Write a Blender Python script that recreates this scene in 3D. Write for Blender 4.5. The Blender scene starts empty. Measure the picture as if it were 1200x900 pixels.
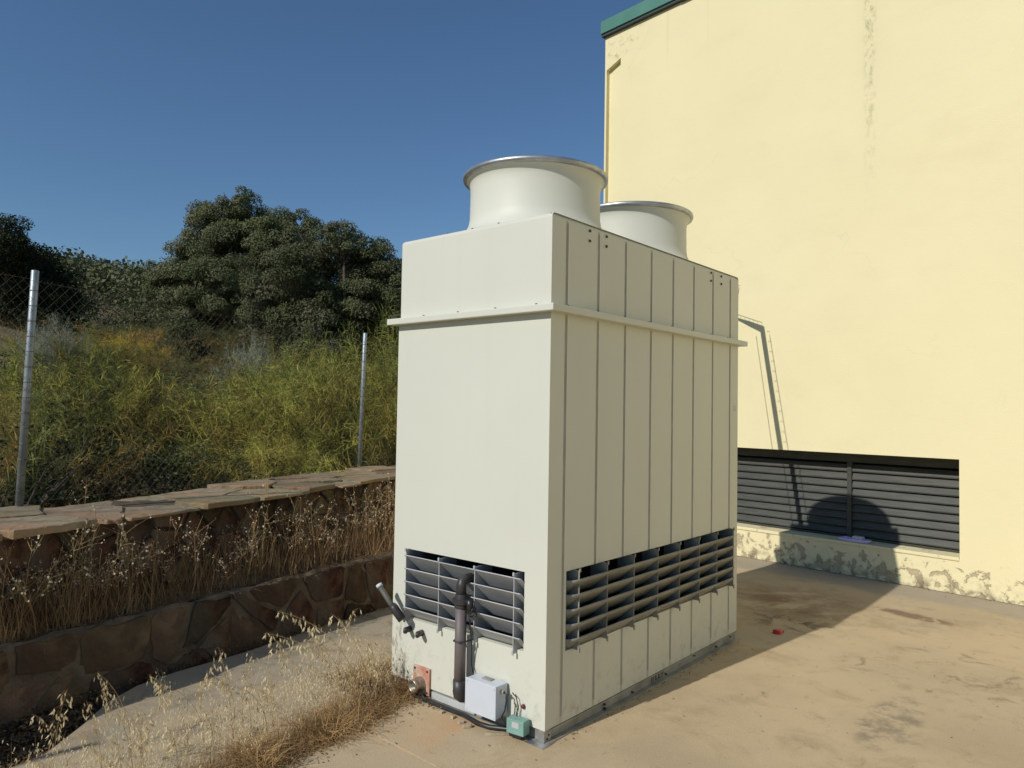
import bpy, bmesh, math, random
import numpy as np
from mathutils import Vector, Matrix
R = math.radians
rnd = random.Random(7)
nr = np.random.RandomState(11)
scene = bpy.context.scene
C = bpy.context.scene.collection

# ------------------------------------------------------------------ camera
cam_data = bpy.data.cameras.new('camera')
cam = bpy.data.objects.new('camera', cam_data); C.objects.link(cam)
cam_data.sensor_width = 36.0
cam_data.lens = 862.0/1200*36
cam_data.clip_start = 0.05; cam_data.clip_end = 2000
fw = Vector((0, 0.999397, 0.034710)); rt = Vector((0.999860, -0.00058, 0.016714)); up = Vector((-0.016724, -0.034705, 0.999258))
cam.matrix_world = Matrix(((rt.x, up.x, -fw.x, 0), (rt.y, up.y, -fw.y, 0), (rt.z, up.z, -fw.z, 1.6), (0, 0, 0, 1)))
scene.camera = cam

# ------------------------------------------------------------------ sky and sun
SUN_AZ, SUN_EL = R(47.3 + 180), R(34.5)         # compass direction of the sun (clockwise from +Y) and height
world = bpy.data.worlds.new('World'); scene.world = world; world.use_nodes = True
wn_ = world.node_tree
sky = wn_.nodes.new('ShaderNodeTexSky'); sky.sky_type = 'NISHITA'; sky.sun_disc = False
sky.sun_elevation = SUN_EL; sky.sun_rotation = SUN_AZ
sky.altitude = 300; sky.air_density = 1.15; sky.dust_density = 0.15; sky.ozone_density = 1.6
bg = wn_.nodes['Background']; bg.inputs['Strength'].default_value = 0.070
tint = wn_.nodes.new('ShaderNodeMixRGB'); tint.blend_type = 'MULTIPLY'; tint.inputs['Fac'].default_value = 1.0
tint.inputs['Color2'].default_value = (0.74, 0.98, 1.20, 1)     # clear dry air: a little deeper blue
wn_.links.new(sky.outputs['Color'], tint.inputs['Color1']); wn_.links.new(tint.outputs['Color'], bg.inputs['Color'])
sd_ = bpy.data.lights.new('sun', 'SUN'); sd_.energy = 3.5; sd_.angle = R(0.53); sd_.color = (1.0, 0.965, 0.90)
sun = bpy.data.objects.new('sun', sd_); C.objects.link(sun)
to_sun = Vector((math.sin(SUN_AZ)*math.cos(SUN_EL), math.cos(SUN_AZ)*math.cos(SUN_EL), math.sin(SUN_EL)))
sun.rotation_euler = to_sun.to_track_quat('Z', 'Y').to_euler(); sun.location = (-6, -6, 12)
vs = scene.view_settings
vs.view_transform = 'Standard'; vs.look = 'None'; vs.exposure = 0.0; vs.gamma = 1.0; vs.use_curve_mapping = False

# ------------------------------------------------------------------ materials
MATS = {}
def mat(name, c1, c2=None, scale=4.0, rough=0.7, metal=0.0, bump=0.0, bscale=None, detail=6, spec=0.5, rand=0.0, trans=0.0, stretch=None, lo=0.35, hi=0.65, c3=None, s3=1.0, rot=None):
    """two colours mixed by noise, a third in larger patches, optional bump, per-object variation"""
    m = bpy.data.materials.new(name); m.use_nodes = True; nt = m.node_tree; N = nt.nodes; L = nt.links
    b = N['Principled BSDF']; b.inputs['Roughness'].default_value = rough; b.inputs['Metallic'].default_value = metal
    b.inputs['Specular IOR Level'].default_value = spec
    tc = N.new('ShaderNodeTexCoord'); mp = N.new('ShaderNodeMapping'); L.new(tc.outputs['Object'], mp.inputs['Vector'])
    if stretch: mp.inputs['Scale'].default_value = stretch
    if rot: mp.inputs['Rotation'].default_value = rot
    col = None
    if c2 is None: c2 = tuple(x*0.85 for x in c1)
    n = N.new('ShaderNodeTexNoise'); n.inputs['Scale'].default_value = scale; n.inputs['Detail'].default_value = detail
    L.new(mp.outputs['Vector'], n.inputs['Vector'])
    r = N.new('ShaderNodeValToRGB'); r.color_ramp.elements[0].position = lo; r.color_ramp.elements[1].position = hi
    r.color_ramp.elements[0].color = (*c2, 1); r.color_ramp.elements[1].color = (*c1, 1)
    L.new(n.outputs['Fac'], r.inputs['Fac']); col = r.outputs['Color']
    if c3 is not None:
        n3 = N.new('ShaderNodeTexNoise'); n3.inputs['Scale'].default_value = s3; n3.inputs['Detail'].default_value = 5
        L.new(mp.outputs['Vector'], n3.inputs['Vector'])
        r3 = N.new('ShaderNodeValToRGB'); r3.color_ramp.elements[0].position = 0.45; r3.color_ramp.elements[1].position = 0.62
        r3.color_ramp.elements[0].color = (0, 0, 0, 1); r3.color_ramp.elements[1].color = (1, 1, 1, 1)
        L.new(n3.outputs['Fac'], r3.inputs['Fac'])
        mx = N.new('ShaderNodeMixRGB'); L.new(r3.outputs['Color'], mx.inputs['Fac']); L.new(col, mx.inputs['Color1']); mx.inputs['Color2'].default_value = (*c3, 1)
        col = mx.outputs['Color']
    if rand:
        oi = N.new('ShaderNodeObjectInfo'); hs = N.new('ShaderNodeHueSaturation')
        ma = N.new('ShaderNodeMapRange'); ma.inputs['To Min'].default_value = 1-rand; ma.inputs['To Max'].default_value = 1+rand
        L.new(oi.outputs['Random'], ma.inputs['Value']); L.new(ma.outputs['Result'], hs.inputs['Value'])
        m2 = N.new('ShaderNodeMath'); m2.operation = 'MULTIPLY'; m2.inputs[1].default_value = 7.31; L.new(oi.outputs['Random'], m2.inputs[0])
        m3 = N.new('ShaderNodeMath'); m3.operation = 'FRACT'; L.new(m2.outputs[0], m3.inputs[0])
        mh = N.new('ShaderNodeMapRange'); mh.inputs['To Min'].default_value = 0.5-rand*0.05; mh.inputs['To Max'].default_value = 0.5+rand*0.05
        L.new(m3.outputs[0], mh.inputs['Value']); L.new(mh.outputs['Result'], hs.inputs['Hue'])
        L.new(col, hs.inputs['Color']); col = hs.outputs['Color']
    L.new(col, b.inputs['Base Color'])
    if bump:
        nb = N.new('ShaderNodeTexNoise'); nb.inputs['Scale'].default_value = bscale or scale*3; nb.inputs['Detail'].default_value = 8
        L.new(mp.outputs['Vector'], nb.inputs['Vector'])
        bp = N.new('ShaderNodeBump'); bp.inputs['Strength'].default_value = 1.0; bp.inputs['Distance'].default_value = bump
        L.new(nb.outputs['Fac'], bp.inputs['Height']); L.new(bp.outputs['Normal'], b.inputs['Normal'])
    if trans:
        tr = N.new('ShaderNodeBsdfTranslucent'); L.new(col, tr.inputs['Color']); ms = N.new('ShaderNodeMixShader'); ms.inputs[0].default_value = trans
        L.new(b.outputs[0], ms.inputs[1]); L.new(tr.outputs[0], ms.inputs[2]); L.new(ms.outputs[0], N['Material Output'].inputs['Surface'])
    MATS[name] = m
    return m
def ntools(m):
    nt = m.node_tree; N = nt.nodes; L = nt.links
    def sock(x, inp):
        if isinstance(x, (int, float)): inp.default_value = x
        else: L.new(x, inp)
    def math_(op, a, b=0.0, clamp=False):
        n = N.new('ShaderNodeMath'); n.operation = op; n.use_clamp = clamp; sock(a, n.inputs[0]); sock(b, n.inputs[1]); return n.outputs[0]
    def mix(f, a, b):
        n = N.new('ShaderNodeMixRGB'); sock(f, n.inputs['Fac'])
        for v, k in ((a, 'Color1'), (b, 'Color2')):
            if isinstance(v, tuple): n.inputs[k].default_value = (*v, 1)
            else: L.new(v, n.inputs[k])
        return n.outputs['Color']
    def noise(vec, scale, detail=6, rough=0.55, dist=0.0):
        n = N.new('ShaderNodeTexNoise'); n.inputs['Scale'].default_value = scale; n.inputs['Detail'].default_value = detail
        n.inputs['Roughness'].default_value = rough; n.inputs['Distortion'].default_value = dist
        if vec is not None: L.new(vec, n.inputs['Vector'])
        return n.outputs['Fac']
    def ramp(x, a, b):
        n = N.new('ShaderNodeMapRange'); n.interpolation_type = 'SMOOTHSTEP'; sock(x, n.inputs['Value'])
        n.inputs['From Min'].default_value = a; n.inputs['From Max'].default_value = b; return n.outputs['Result']
    def vscale(vec, s):
        n = N.new('ShaderNodeMapping'); L.new(vec, n.inputs['Vector']); n.inputs['Scale'].default_value = s; return n.outputs['Vector']
    return N, L, math_, mix, noise, ramp, vscale

mat('frp_cream', (0.635, 0.63, 0.53), (0.61, 0.605, 0.505), scale=1.3, rough=0.42, bump=0.006, bscale=1.4, lo=0.3, hi=0.7, spec=0.4)
mat('frp_stack', (0.635, 0.63, 0.53), (0.61, 0.605, 0.505), scale=1.3, rough=0.5, bump=0.0005, bscale=9, lo=0.3, hi=0.7, spec=0.35)
mat('seam_shade', (0.56, 0.52, 0.40), (0.50, 0.46, 0.35), scale=6, rough=0.9, spec=0.1)  # groove faces coloured darker to stand in for the shadow lines between panels
mat('frp_dull', (0.60, 0.59, 0.53), (0.50, 0.49, 0.44), scale=3, rough=0.5)
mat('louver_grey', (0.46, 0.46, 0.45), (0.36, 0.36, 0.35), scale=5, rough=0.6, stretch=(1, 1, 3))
mat('louver_shaded', (0.29, 0.28, 0.235), (0.20, 0.19, 0.16), scale=5, rough=0.6, stretch=(1, 1, 3))  # same louvers as the front, painted darker for the side in shade
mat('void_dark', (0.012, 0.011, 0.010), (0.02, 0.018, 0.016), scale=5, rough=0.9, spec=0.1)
mat('galvanised', (0.50, 0.51, 0.51), (0.34, 0.35, 0.35), scale=14, rough=0.42, metal=0.75)
mat('galvanised_dull', (0.40, 0.39, 0.35), (0.25, 0.24, 0.21), scale=8, rough=0.6, metal=0.35)
mat('wire_old', (0.16, 0.15, 0.13), (0.09, 0.085, 0.075), scale=30, rough=0.6, metal=0.3)
mat('post_galv', (0.36, 0.40, 0.42), (0.25, 0.28, 0.30), scale=9, rough=0.5, metal=0.55)
mat('bolt_dark', (0.08, 0.07, 0.06), rough=0.6, metal=0.5)
mat('pvc_grey', (0.155, 0.125, 0.115), (0.12, 0.10, 0.095), scale=6, rough=0.55)
mat('pvc_olive', (0.10, 0.10, 0.075), (0.07, 0.07, 0.055), scale=8, rough=0.6)
mat('pvc_dark', (0.035, 0.03, 0.03), (0.055, 0.05, 0.05), scale=20, rough=0.45)
mat('hose_black', (0.018, 0.018, 0.020), (0.03, 0.03, 0.03), scale=20, rough=0.4)
mat('box_plastic', (0.60, 0.63, 0.68), (0.55, 0.58, 0.62), scale=3, rough=0.35)
mat('teal_plastic', (0.22, 0.38, 0.33), (0.17, 0.31, 0.27), scale=12, rough=0.5)
mat('label_grey', (0.50, 0.52, 0.50), rough=0.5)
mat('gasket_red', (0.56, 0.27, 0.17), (0.42, 0.20, 0.13), scale=16, rough=0.7, bump=0.001, c3=(0.50, 0.40, 0.32), s3=14)
mat('worn_brass', (0.50, 0.44, 0.33), (0.34, 0.29, 0.22), scale=25, rough=0.38, metal=0.85)
mat('red_plastic', (0.62, 0.025, 0.02), rough=0.4)
mat('rust_red', (0.20, 0.035, 0.025), (0.12, 0.03, 0.02), scale=40, rough=0.6)
mat('purple_plastic', (0.66, 0.58, 0.88), (0.60, 0.52, 0.82), scale=10, rough=0.35)
mat('foam_white', (0.62, 0.60, 0.60), rough=0.9, bump=0.001, bscale=60)
mat('vent_green', (0.066, 0.068, 0.054), (0.044, 0.047, 0.038), scale=5, rough=0.5, stretch=(1, 6, 6), spec=0.4)
mat('trim_green', (0.070, 0.195, 0.145), (0.085, 0.225, 0.17), scale=3, rough=0.4)
mat('trim_dark', (0.03, 0.045, 0.045), rough=0.6)
mat('stencil_ink', (0.03, 0.03, 0.03), rough=0.8)
mat('stone', (0.150, 0.085, 0.048), (0.060, 0.036, 0.022), scale=7, rough=0.95, bump=0.030, bscale=16, lo=0.42, hi=0.60, spec=0.15, rand=0.45, c3=(0.12, 0.095, 0.065), s3=2.6)
mat('stone_pale', (0.22, 0.15, 0.09), (0.12, 0.08, 0.05), scale=6, rough=0.95, bump=0.026, bscale=16, lo=0.42, hi=0.60, spec=0.15, rand=0.35, c3=(0.12, 0.08, 0.05), s3=2.0)
mat('slate_cap', (0.33, 0.265, 0.16), (0.17, 0.135, 0.08), scale=6, rough=0.9, bump=0.03, bscale=8, rand=0.28, c3=(0.31, 0.195, 0.10), s3=2.4)
mat('mortar', (0.13, 0.09, 0.055), (0.06, 0.04, 0.025), scale=9, rough=0.95, bump=0.02, bscale=22)
mat('mortar_pale', (0.20, 0.15, 0.095), (0.10, 0.072, 0.045), scale=7, rough=0.95, bump=0.03, bscale=16)
mat('soil', (0.13, 0.085, 0.05), (0.06, 0.04, 0.025), scale=12, rough=1.0, bump=0.02, bscale=30, c3=(0.24, 0.17, 0.10), s3=5)
mat('straw', (0.60, 0.42, 0.19), (0.38, 0.23, 0.09), scale=9, rough=0.8, trans=0.25, rand=0.15, c3=(0.30, 0.17, 0.075), s3=4)
mat('straw_tan', (0.60, 0.40, 0.20), (0.38, 0.235, 0.11), scale=9, rough=0.85, trans=0.2, c3=(0.26, 0.14, 0.06), s3=5)
mat('straw_brown', (0.36, 0.22, 0.10), (0.20, 0.115, 0.05), scale=9, rough=0.85, trans=0.15, rand=0.2)
mat('oat_husk', (0.80, 0.70, 0.46), (0.68, 0.56, 0.34), scale=30, rough=0.7, trans=0.35, rand=0.15)
mat('seed_white', (0.60, 0.52, 0.38), (0.44, 0.34, 0.22), scale=30, rough=0.8, trans=0.2)
mat('litter', (0.15, 0.09, 0.045), (0.06, 0.036, 0.02), scale=25, rough=1.0, spec=0.1, c3=(0.26, 0.18, 0.10), s3=30)
mat('bark', (0.10, 0.075, 0.055), (0.055, 0.04, 0.03), scale=10, rough=0.95, bump=0.01)
mat('twig_grey', (0.30, 0.28, 0.23), (0.20, 0.18, 0.15), scale=8, rough=0.9)
mat('leaf_oak', (0.145, 0.160, 0.070), (0.070, 0.088, 0.034), scale=1.2, rough=0.75, trans=0.12, rand=0.12, c3=(0.165, 0.165, 0.090), s3=0.9, spec=0.15)
mat('leaf_dark', (0.045, 0.056, 0.026), (0.024, 0.033, 0.014), scale=1.2, rough=0.8, trans=0.10, rand=0.12, spec=0.12)
mat('leaf_olive', (0.125, 0.135, 0.050), (0.075, 0.088, 0.030), scale=1.5, rough=0.65, trans=0.15, rand=0.2, spec=0.3)
mat('broom_green', (0.38, 0.37, 0.075), (0.14, 0.165, 0.035), scale=3.5, rough=0.8, trans=0.14, lo=.42, hi=.58, rand=0.30, c3=(0.34, 0.27, 0.06), s3=1.1, spec=0.15)
mat('broom_olive', (0.24, 0.24, 0.075), (0.09, 0.105, 0.032), scale=3.5, rough=0.8, trans=0.14, lo=.42, hi=.58, rand=0.38, c3=(0.30, 0.185, 0.055), s3=1.1, spec=0.15)
mat('broom_yellow', (0.62, 0.42, 0.055), (0.42, 0.27, 0.045), scale=2, rough=0.7, trans=0.25, rand=0.1)
mat('broom_grey', (0.36, 0.37, 0.27), (0.24, 0.25, 0.18), scale=2, rough=0.8, trans=0.1, rand=0.1)
mat('hillside', (0.30, 0.225, 0.12), (0.10, 0.085, 0.04), scale=0.35, rough=1.0, bump=0.05, bscale=2, detail=10, c3=(0.085, 0.085, 0.035), s3=0.8)

# plaster of the hall: pale yellow, faint blotches, a mould streak, peeling foot
def plaster():
    m = mat('plaster_yellow', (0.80, 0.71, 0.43), (0.775, 0.685, 0.41), scale=0.8, rough=0.9, spec=0.2)
    N, L, M, mix, noise, ramp, vscale = ntools(m)
    b = N['Principled BSDF']; tc = [n for n in N if n.type == 'TEX_COORD'][0]; P = tc.outputs['Object']
    sp = N.new('ShaderNodeSeparateXYZ'); L.new(P, sp.inputs[0]); X, Y, Z = sp.outputs
    base = b.inputs['Base Color'].links[0].from_socket
    # broad trowel blotches
    n1 = ramp(noise(vscale(P, (0.7, 0.7, 1.5)), 1.6, 7, 0.6), 0.5, 0.78)
    col = mix(M('MULTIPLY', n1, 0.34), base, (0.70, 0.61, 0.36))
    # grime speckles near the eave corner
    corner = M('MULTIPLY', ramp(X, -5.6, -6.3), ramp(Z, 6.0, 6.5))
    sp1 = ramp(noise(P, 7, 8, 0.7), 0.52, 0.70)
    col = mix(M('MULTIPLY', M('MULTIPLY', corner, sp1), 0.95), col, (0.30, 0.26, 0.15))
    # mould streak
    dx = M('ABSOLUTE', M('ADD', X, M('MULTIPLY_ADD', noise(vscale(P, (1, 1, 0.6)), 2.5, 4), 0.12)))
    n = N.new('ShaderNodeMath'); n.operation = 'ADD'; L.new(X, n.inputs[0]); n.inputs[1].default_value = 2.98
    dx = M('ABSOLUTE', n.outputs[0])
    band = ramp(dx, 0.085, 0.01)
    st = ramp(noise(vscale(P, (6, 6, 3.5)), 2.6, 8, 0.75), 0.46, 0.62)
    hi = ramp(Z, 3.4, 5.6)
    st2 = M('MULTIPLY', M('MULTIPLY', band, st), hi)
    col = mix(M('MULTIPLY', st2, 0.75), col, (0.33, 0.315, 0.19))
    col = mix(M('MULTIPLY', M('MULTIPLY', ramp(dx, 0.22, 0.0), hi), 0.08), col, (0.45, 0.42, 0.26))
    # peeling foot: bare grey brown render showing, more towards the ground and towards the vent
    foot = ramp(Z, 0.40, 0.04)
    left = ramp(X, -1.4, -2.6)
    damp = M('MULTIPLY', ramp(noise(vscale(P, (1, 1, 2.2)), 0.9, 6, 0.65), 0.50, 0.72), 0.22)
    col = mix(damp, col, (0.74, 0.66, 0.44))
    runs = M('MULTIPLY', M('MULTIPLY', ramp(noise(vscale(P, (5, 5, 0.16)), 1.3, 5, 0.6), 0.60, 0.74), ramp(Z, 5.2, 6.68)), 0.20)
    col = mix(runs, col, (0.52, 0.47, 0.30))
    crk = N.new('ShaderNodeTexVoronoi'); crk.feature = 'DISTANCE_TO_EDGE'; crk.inputs['Scale'].default_value = 0.42
    wv = N.new('ShaderNodeVectorMath'); wv.operation = 'ADD'; L.new(P, wv.inputs[0])
    nv = N.new('ShaderNodeTexNoise'); nv.inputs['Scale'].default_value = 1.6; nv.inputs['Detail'].default_value = 6; L.new(P, nv.inputs['Vector']); L.new(nv.outputs['Color'], wv.inputs[1]); L.new(wv.outputs[0], crk.inputs['Vector'])
    crack = M('MULTIPLY', M('MULTIPLY', ramp(crk.outputs['Distance'], 0.0042, 0.0012), ramp(noise(P, 0.7, 3), 0.50, 0.60)), 0.12)
    col = mix(crack, col, (0.50, 0.44, 0.28))
    pn = M('ADD', noise(P, 8.0, 10, 0.68, 0.4), M('ADD', M('MULTIPLY', foot, 0.115), M('MULTIPLY', left, 0.03)))
    peel = M('MULTIPLY', ramp(pn, 0.650, 0.690), ramp(Z, 0.36, 0.30))
    edge = M('MULTIPLY', ramp(pn, 0.600, 0.655), ramp(Z, 0.37, 0.30))
    col = mix(M('MULTIPLY', edge, 0.7), col, (0.64, 0.55, 0.33))
    col = mix(peel, col, mixcol(N, L, noise(P, 20, 6), (0.56, 0.46, 0.29), (0.44, 0.355, 0.22)))
    dirt = M('MULTIPLY', ramp(Z, 0.16, 0.0), ramp(noise(P, 9, 6), 0.42, 0.66))
    col = mix(M('MULTIPLY', dirt, 0.8), col, (0.13, 0.11, 0.07))
    L.new(col, b.inputs['Base Color'])
    nb = noise(P, 60, 6, 0.6); nb2 = noise(P, 3.0, 5, 0.5)
    h = M('SUBTRACT', M('ADD', M('MULTIPLY', nb, 0.0022), M('MULTIPLY', nb2, 0.007)), M('MULTIPLY', peel, 0.006))
    bp = N.new('ShaderNodeBump'); bp.inputs['Distance'].default_value = 1.0; bp.inputs['Strength'].default_value = 0.8
    L.new(h, bp.inputs['Height']); L.new(bp.outputs['Normal'], b.inputs['Normal'])
def mixcol(N, L, f, a, b):
    n = N.new('ShaderNodeMixRGB'); L.new(f, n.inputs['Fac']); n.inputs['Color1'].default_value = (*a, 1); n.inputs['Color2'].default_value = (*b, 1); return n.outputs['Color']
plaster()

def concrete(name, kind):
    m = mat(name, (0.51, 0.40, 0.25), (0.44, 0.34, 0.21), scale=1.1, rough=0.85, spec=0.25, detail=8)
    N, L, M, mix, noise, ramp, vscale = ntools(m)
    b = N['Principled BSDF']; tc = [n for n in N if n.type == 'TEX_COORD'][0]; P = tc.outputs['Object']
    base = b.inputs['Base Color'].links[0].from_socket
    sp = N.new('ShaderNodeSeparateXYZ'); L.new(P, sp.inputs[0]); X, Y, Z = sp.outputs
    def blob(cx, cy, rx, ry, ang=0):
        ca, sa = math.cos(ang), math.sin(ang)
        u = M('ADD', M('MULTIPLY', X, ca), M('ADD', M('MULTIPLY', Y, sa), -(cx*ca+cy*sa)))
        v = M('ADD', M('MULTIPLY', X, -sa), M('ADD', M('MULTIPLY', Y, ca), -(-cx*sa+cy*ca)))
        d = M('SQRT', M('ADD', M('POWER', M('ABSOLUTE', M('DIVIDE', u, rx)), 2.0), M('POWER', M('ABSOLUTE', M('DIVIDE', v, ry)), 2.0)))
        return ramp(d, 1.0, 0.0)
    if kind == 'pad':
        col = mix(M('MULTIPLY', ramp(noise(P, 0.9, 6, 0.6), 0.40, 0.62), 0.75), base, (0.56, 0.43, 0.26))
        col = mix(M('MULTIPLY', ramp(noise(P, 2.2, 8, 0.65, 0.4), 0.50, 0.66), 0.55), col, (0.36, 0.265, 0.15))
        col = mix(M('MULTIPLY', ramp(noise(P, 7.0, 10, 0.75, 0.6), 0.56, 0.68), 0.45), col, (0.25, 0.185, 0.11))
        col = mix(M('MULTIPLY', ramp(noise(P, 3.1, 10, 0.7, 0.2), 0.55, 0.75), 0.5), col, (0.60, 0.48, 0.31))
        # warmer patches by the tower corner
        col = mix(M('MULTIPLY', blob(-0.25, 3.7, 0.55, 0.4), ramp(noise(P, 2.4, 4), 0.35, 0.6)), col, (0.56, 0.35, 0.18))
        # oily stains
        sm = M('MULTIPLY', ramp(blob(2.02, 3.92, 0.62, 0.20, 0.87), 0.0, 0.45), ramp(noise(P, 6.5, 9, 0.75, 0.1), 0.42, 0.62))
        col = mix(M('MULTIPLY', sm, 0.65), col, (0.16, 0.135, 0.10))
        sm = M('MULTIPLY', ramp(blob(3.25, 5.95, 0.13, 0.44, 0.65), 0.0, 0.5), ramp(noise(P, 7.0, 7, 0.7, 0.5), 0.38, 0.52))
        col = mix(M('MULTIPLY', sm, 0.9), col, (0.20, 0.12, 0.075))
        sm = M('MULTIPLY', ramp(blob(2.75, 4.65, 0.95, 0.75, 0.3), 0.0, 0.5), ramp(noise(P, 5.0, 9, 0.75, 0.8), 0.53, 0.66))
        col = mix(M('MULTIPLY', sm, 0.8), col, (0.24, 0.17, 0.10))
        sm = M('MULTIPLY', ramp(blob(3.05, 4.0, 0.6, 0.4, 0.2), 0.0, 0.5), ramp(noise(P, 6.0, 9, 0.75, 0.8), 0.52, 0.66))
        col = mix(M('MULTIPLY', sm, 0.8), col, (0.20, 0.16, 0.11))
        sm = M('MULTIPLY', blob(2.35, 6.3, 0.95, 1.05, 0.2), ramp(noise(vscale(P, (1, 1.2, 1)), 2.6, 8, 0.7, 0.5), 0.38, 0.60))
        col = mix(M('MULTIPLY', sm, 0.85), col, (0.20, 0.105, 0.048))
        sm = M('MULTIPLY', blob(2.2, 5.75, 0.5, 0.55, 0.2), ramp(noise(P, 5.2, 8, 0.75, 0.6), 0.50, 0.60))
        col = mix(M('MULTIPLY', sm, 0.9), col, (0.07, 0.045, 0.03))
        # greyer cement strip along the hall (hall face: x*.738 + y*.675 = 7.526)
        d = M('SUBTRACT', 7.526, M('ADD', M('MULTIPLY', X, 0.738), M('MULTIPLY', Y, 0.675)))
        dn = M('ADD', d, M('MULTIPLY', M('SUBTRACT', noise(P, 2.5, 5), 0.5), 0.35))
        col = mix(M('MULTIPLY', ramp(dn, 0.62, 0.42), 0.8), col, mix(noise(P, 14, 6), (0.40, 0.345, 0.265), (0.30, 0.255, 0.19)))
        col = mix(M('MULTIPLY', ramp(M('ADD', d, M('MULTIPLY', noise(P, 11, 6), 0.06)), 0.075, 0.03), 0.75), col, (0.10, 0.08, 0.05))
    else:
        col = mix(M('MULTIPLY', ramp(noise(P, 1.4, 7, 0.65), 0.38, 0.62), 0.8), base, (0.36, 0.315, 0.235))
        col = mix(M('MULTIPLY', ramp(noise(P, 3.5, 8, 0.7, 0.5), 0.50, 0.68), 0.7), col, (0.22, 0.185, 0.135))
    gr_ = noise(P, 150, 4, 0.8); col = mix(M('MULTIPLY', ramp(gr_, 0.50, 0.66), 0.35), col, (0.62, 0.52, 0.37)); col = mix(M('MULTIPLY', ramp(gr_, 0.46, 0.34), 0.40), col, (0.22, 0.165, 0.10))
    sp2 = ramp(noise(P, 45, 5, 0.7), 0.62, 0.74)
    col = mix(M('MULTIPLY', sp2, 0.35), col, (0.18, 0.14, 0.09))
    L.new(col, b.inputs['Base Color'])
    h = M('ADD', M('MULTIPLY', noise(P, 90, 6, 0.65), 0.003), M('MULTIPLY', noise(P, 6, 6, 0.6), 0.004))
    bp = N.new('ShaderNodeBump'); bp.inputs['Distance'].default_value = 1.0; bp.inputs['Strength'].default_value = 0.7
    L.new(h, bp.inputs['Height']); L.new(bp.outputs['Normal'], b.inputs['Normal'])
concrete('concrete_pad', 'pad'); concrete('concrete_gutter', 'gutter')

# streaked, slightly dirty cream panels: rain dirt on the tower
def weather(name):
    m = MATS[name]; N, L, M, mix, noise, ramp, vscale = ntools(m)
    b = N['Principled BSDF']; tc = [n for n in N if n.type == 'TEX_COORD'][0]; P = tc.outputs['Object']
    base = b.inputs['Base Color'].links[0].from_socket
    sp = N.new('ShaderNodeSeparateXYZ'); L.new(P, sp.inputs[0]); X, Y, Z = sp.outputs
    st = ramp(noise(vscale(P, (9, 9, 0.5)), 1.5, 6, 0.6), 0.5, 0.8)
    col = mix(M('MULTIPLY', st, 0.06), base, (0.42, 0.39, 0.31))
    low = M('MULTIPLY', ramp(Z, 0.42, 0.02), ramp(noise(P, 14, 8, 0.7, 0.4), 0.50, 0.68))
    col = mix(M('MULTIPLY', low, 0.45), col, (0.30, 0.27, 0.22))
    scale_ = M('MULTIPLY', M('MULTIPLY', ramp(X, -0.93, -1.06), ramp(Z, 0.52, 0.30)), ramp(noise(vscale(P, (1, 1, 0.35)), 26, 8, 0.7, 0.3), 0.46, 0.58))
    col = mix(M('MULTIPLY', scale_, 0.65), col, (0.22, 0.19, 0.16))
    L.new(col, b.inputs['Base Color'])
weather('frp_cream')

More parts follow.
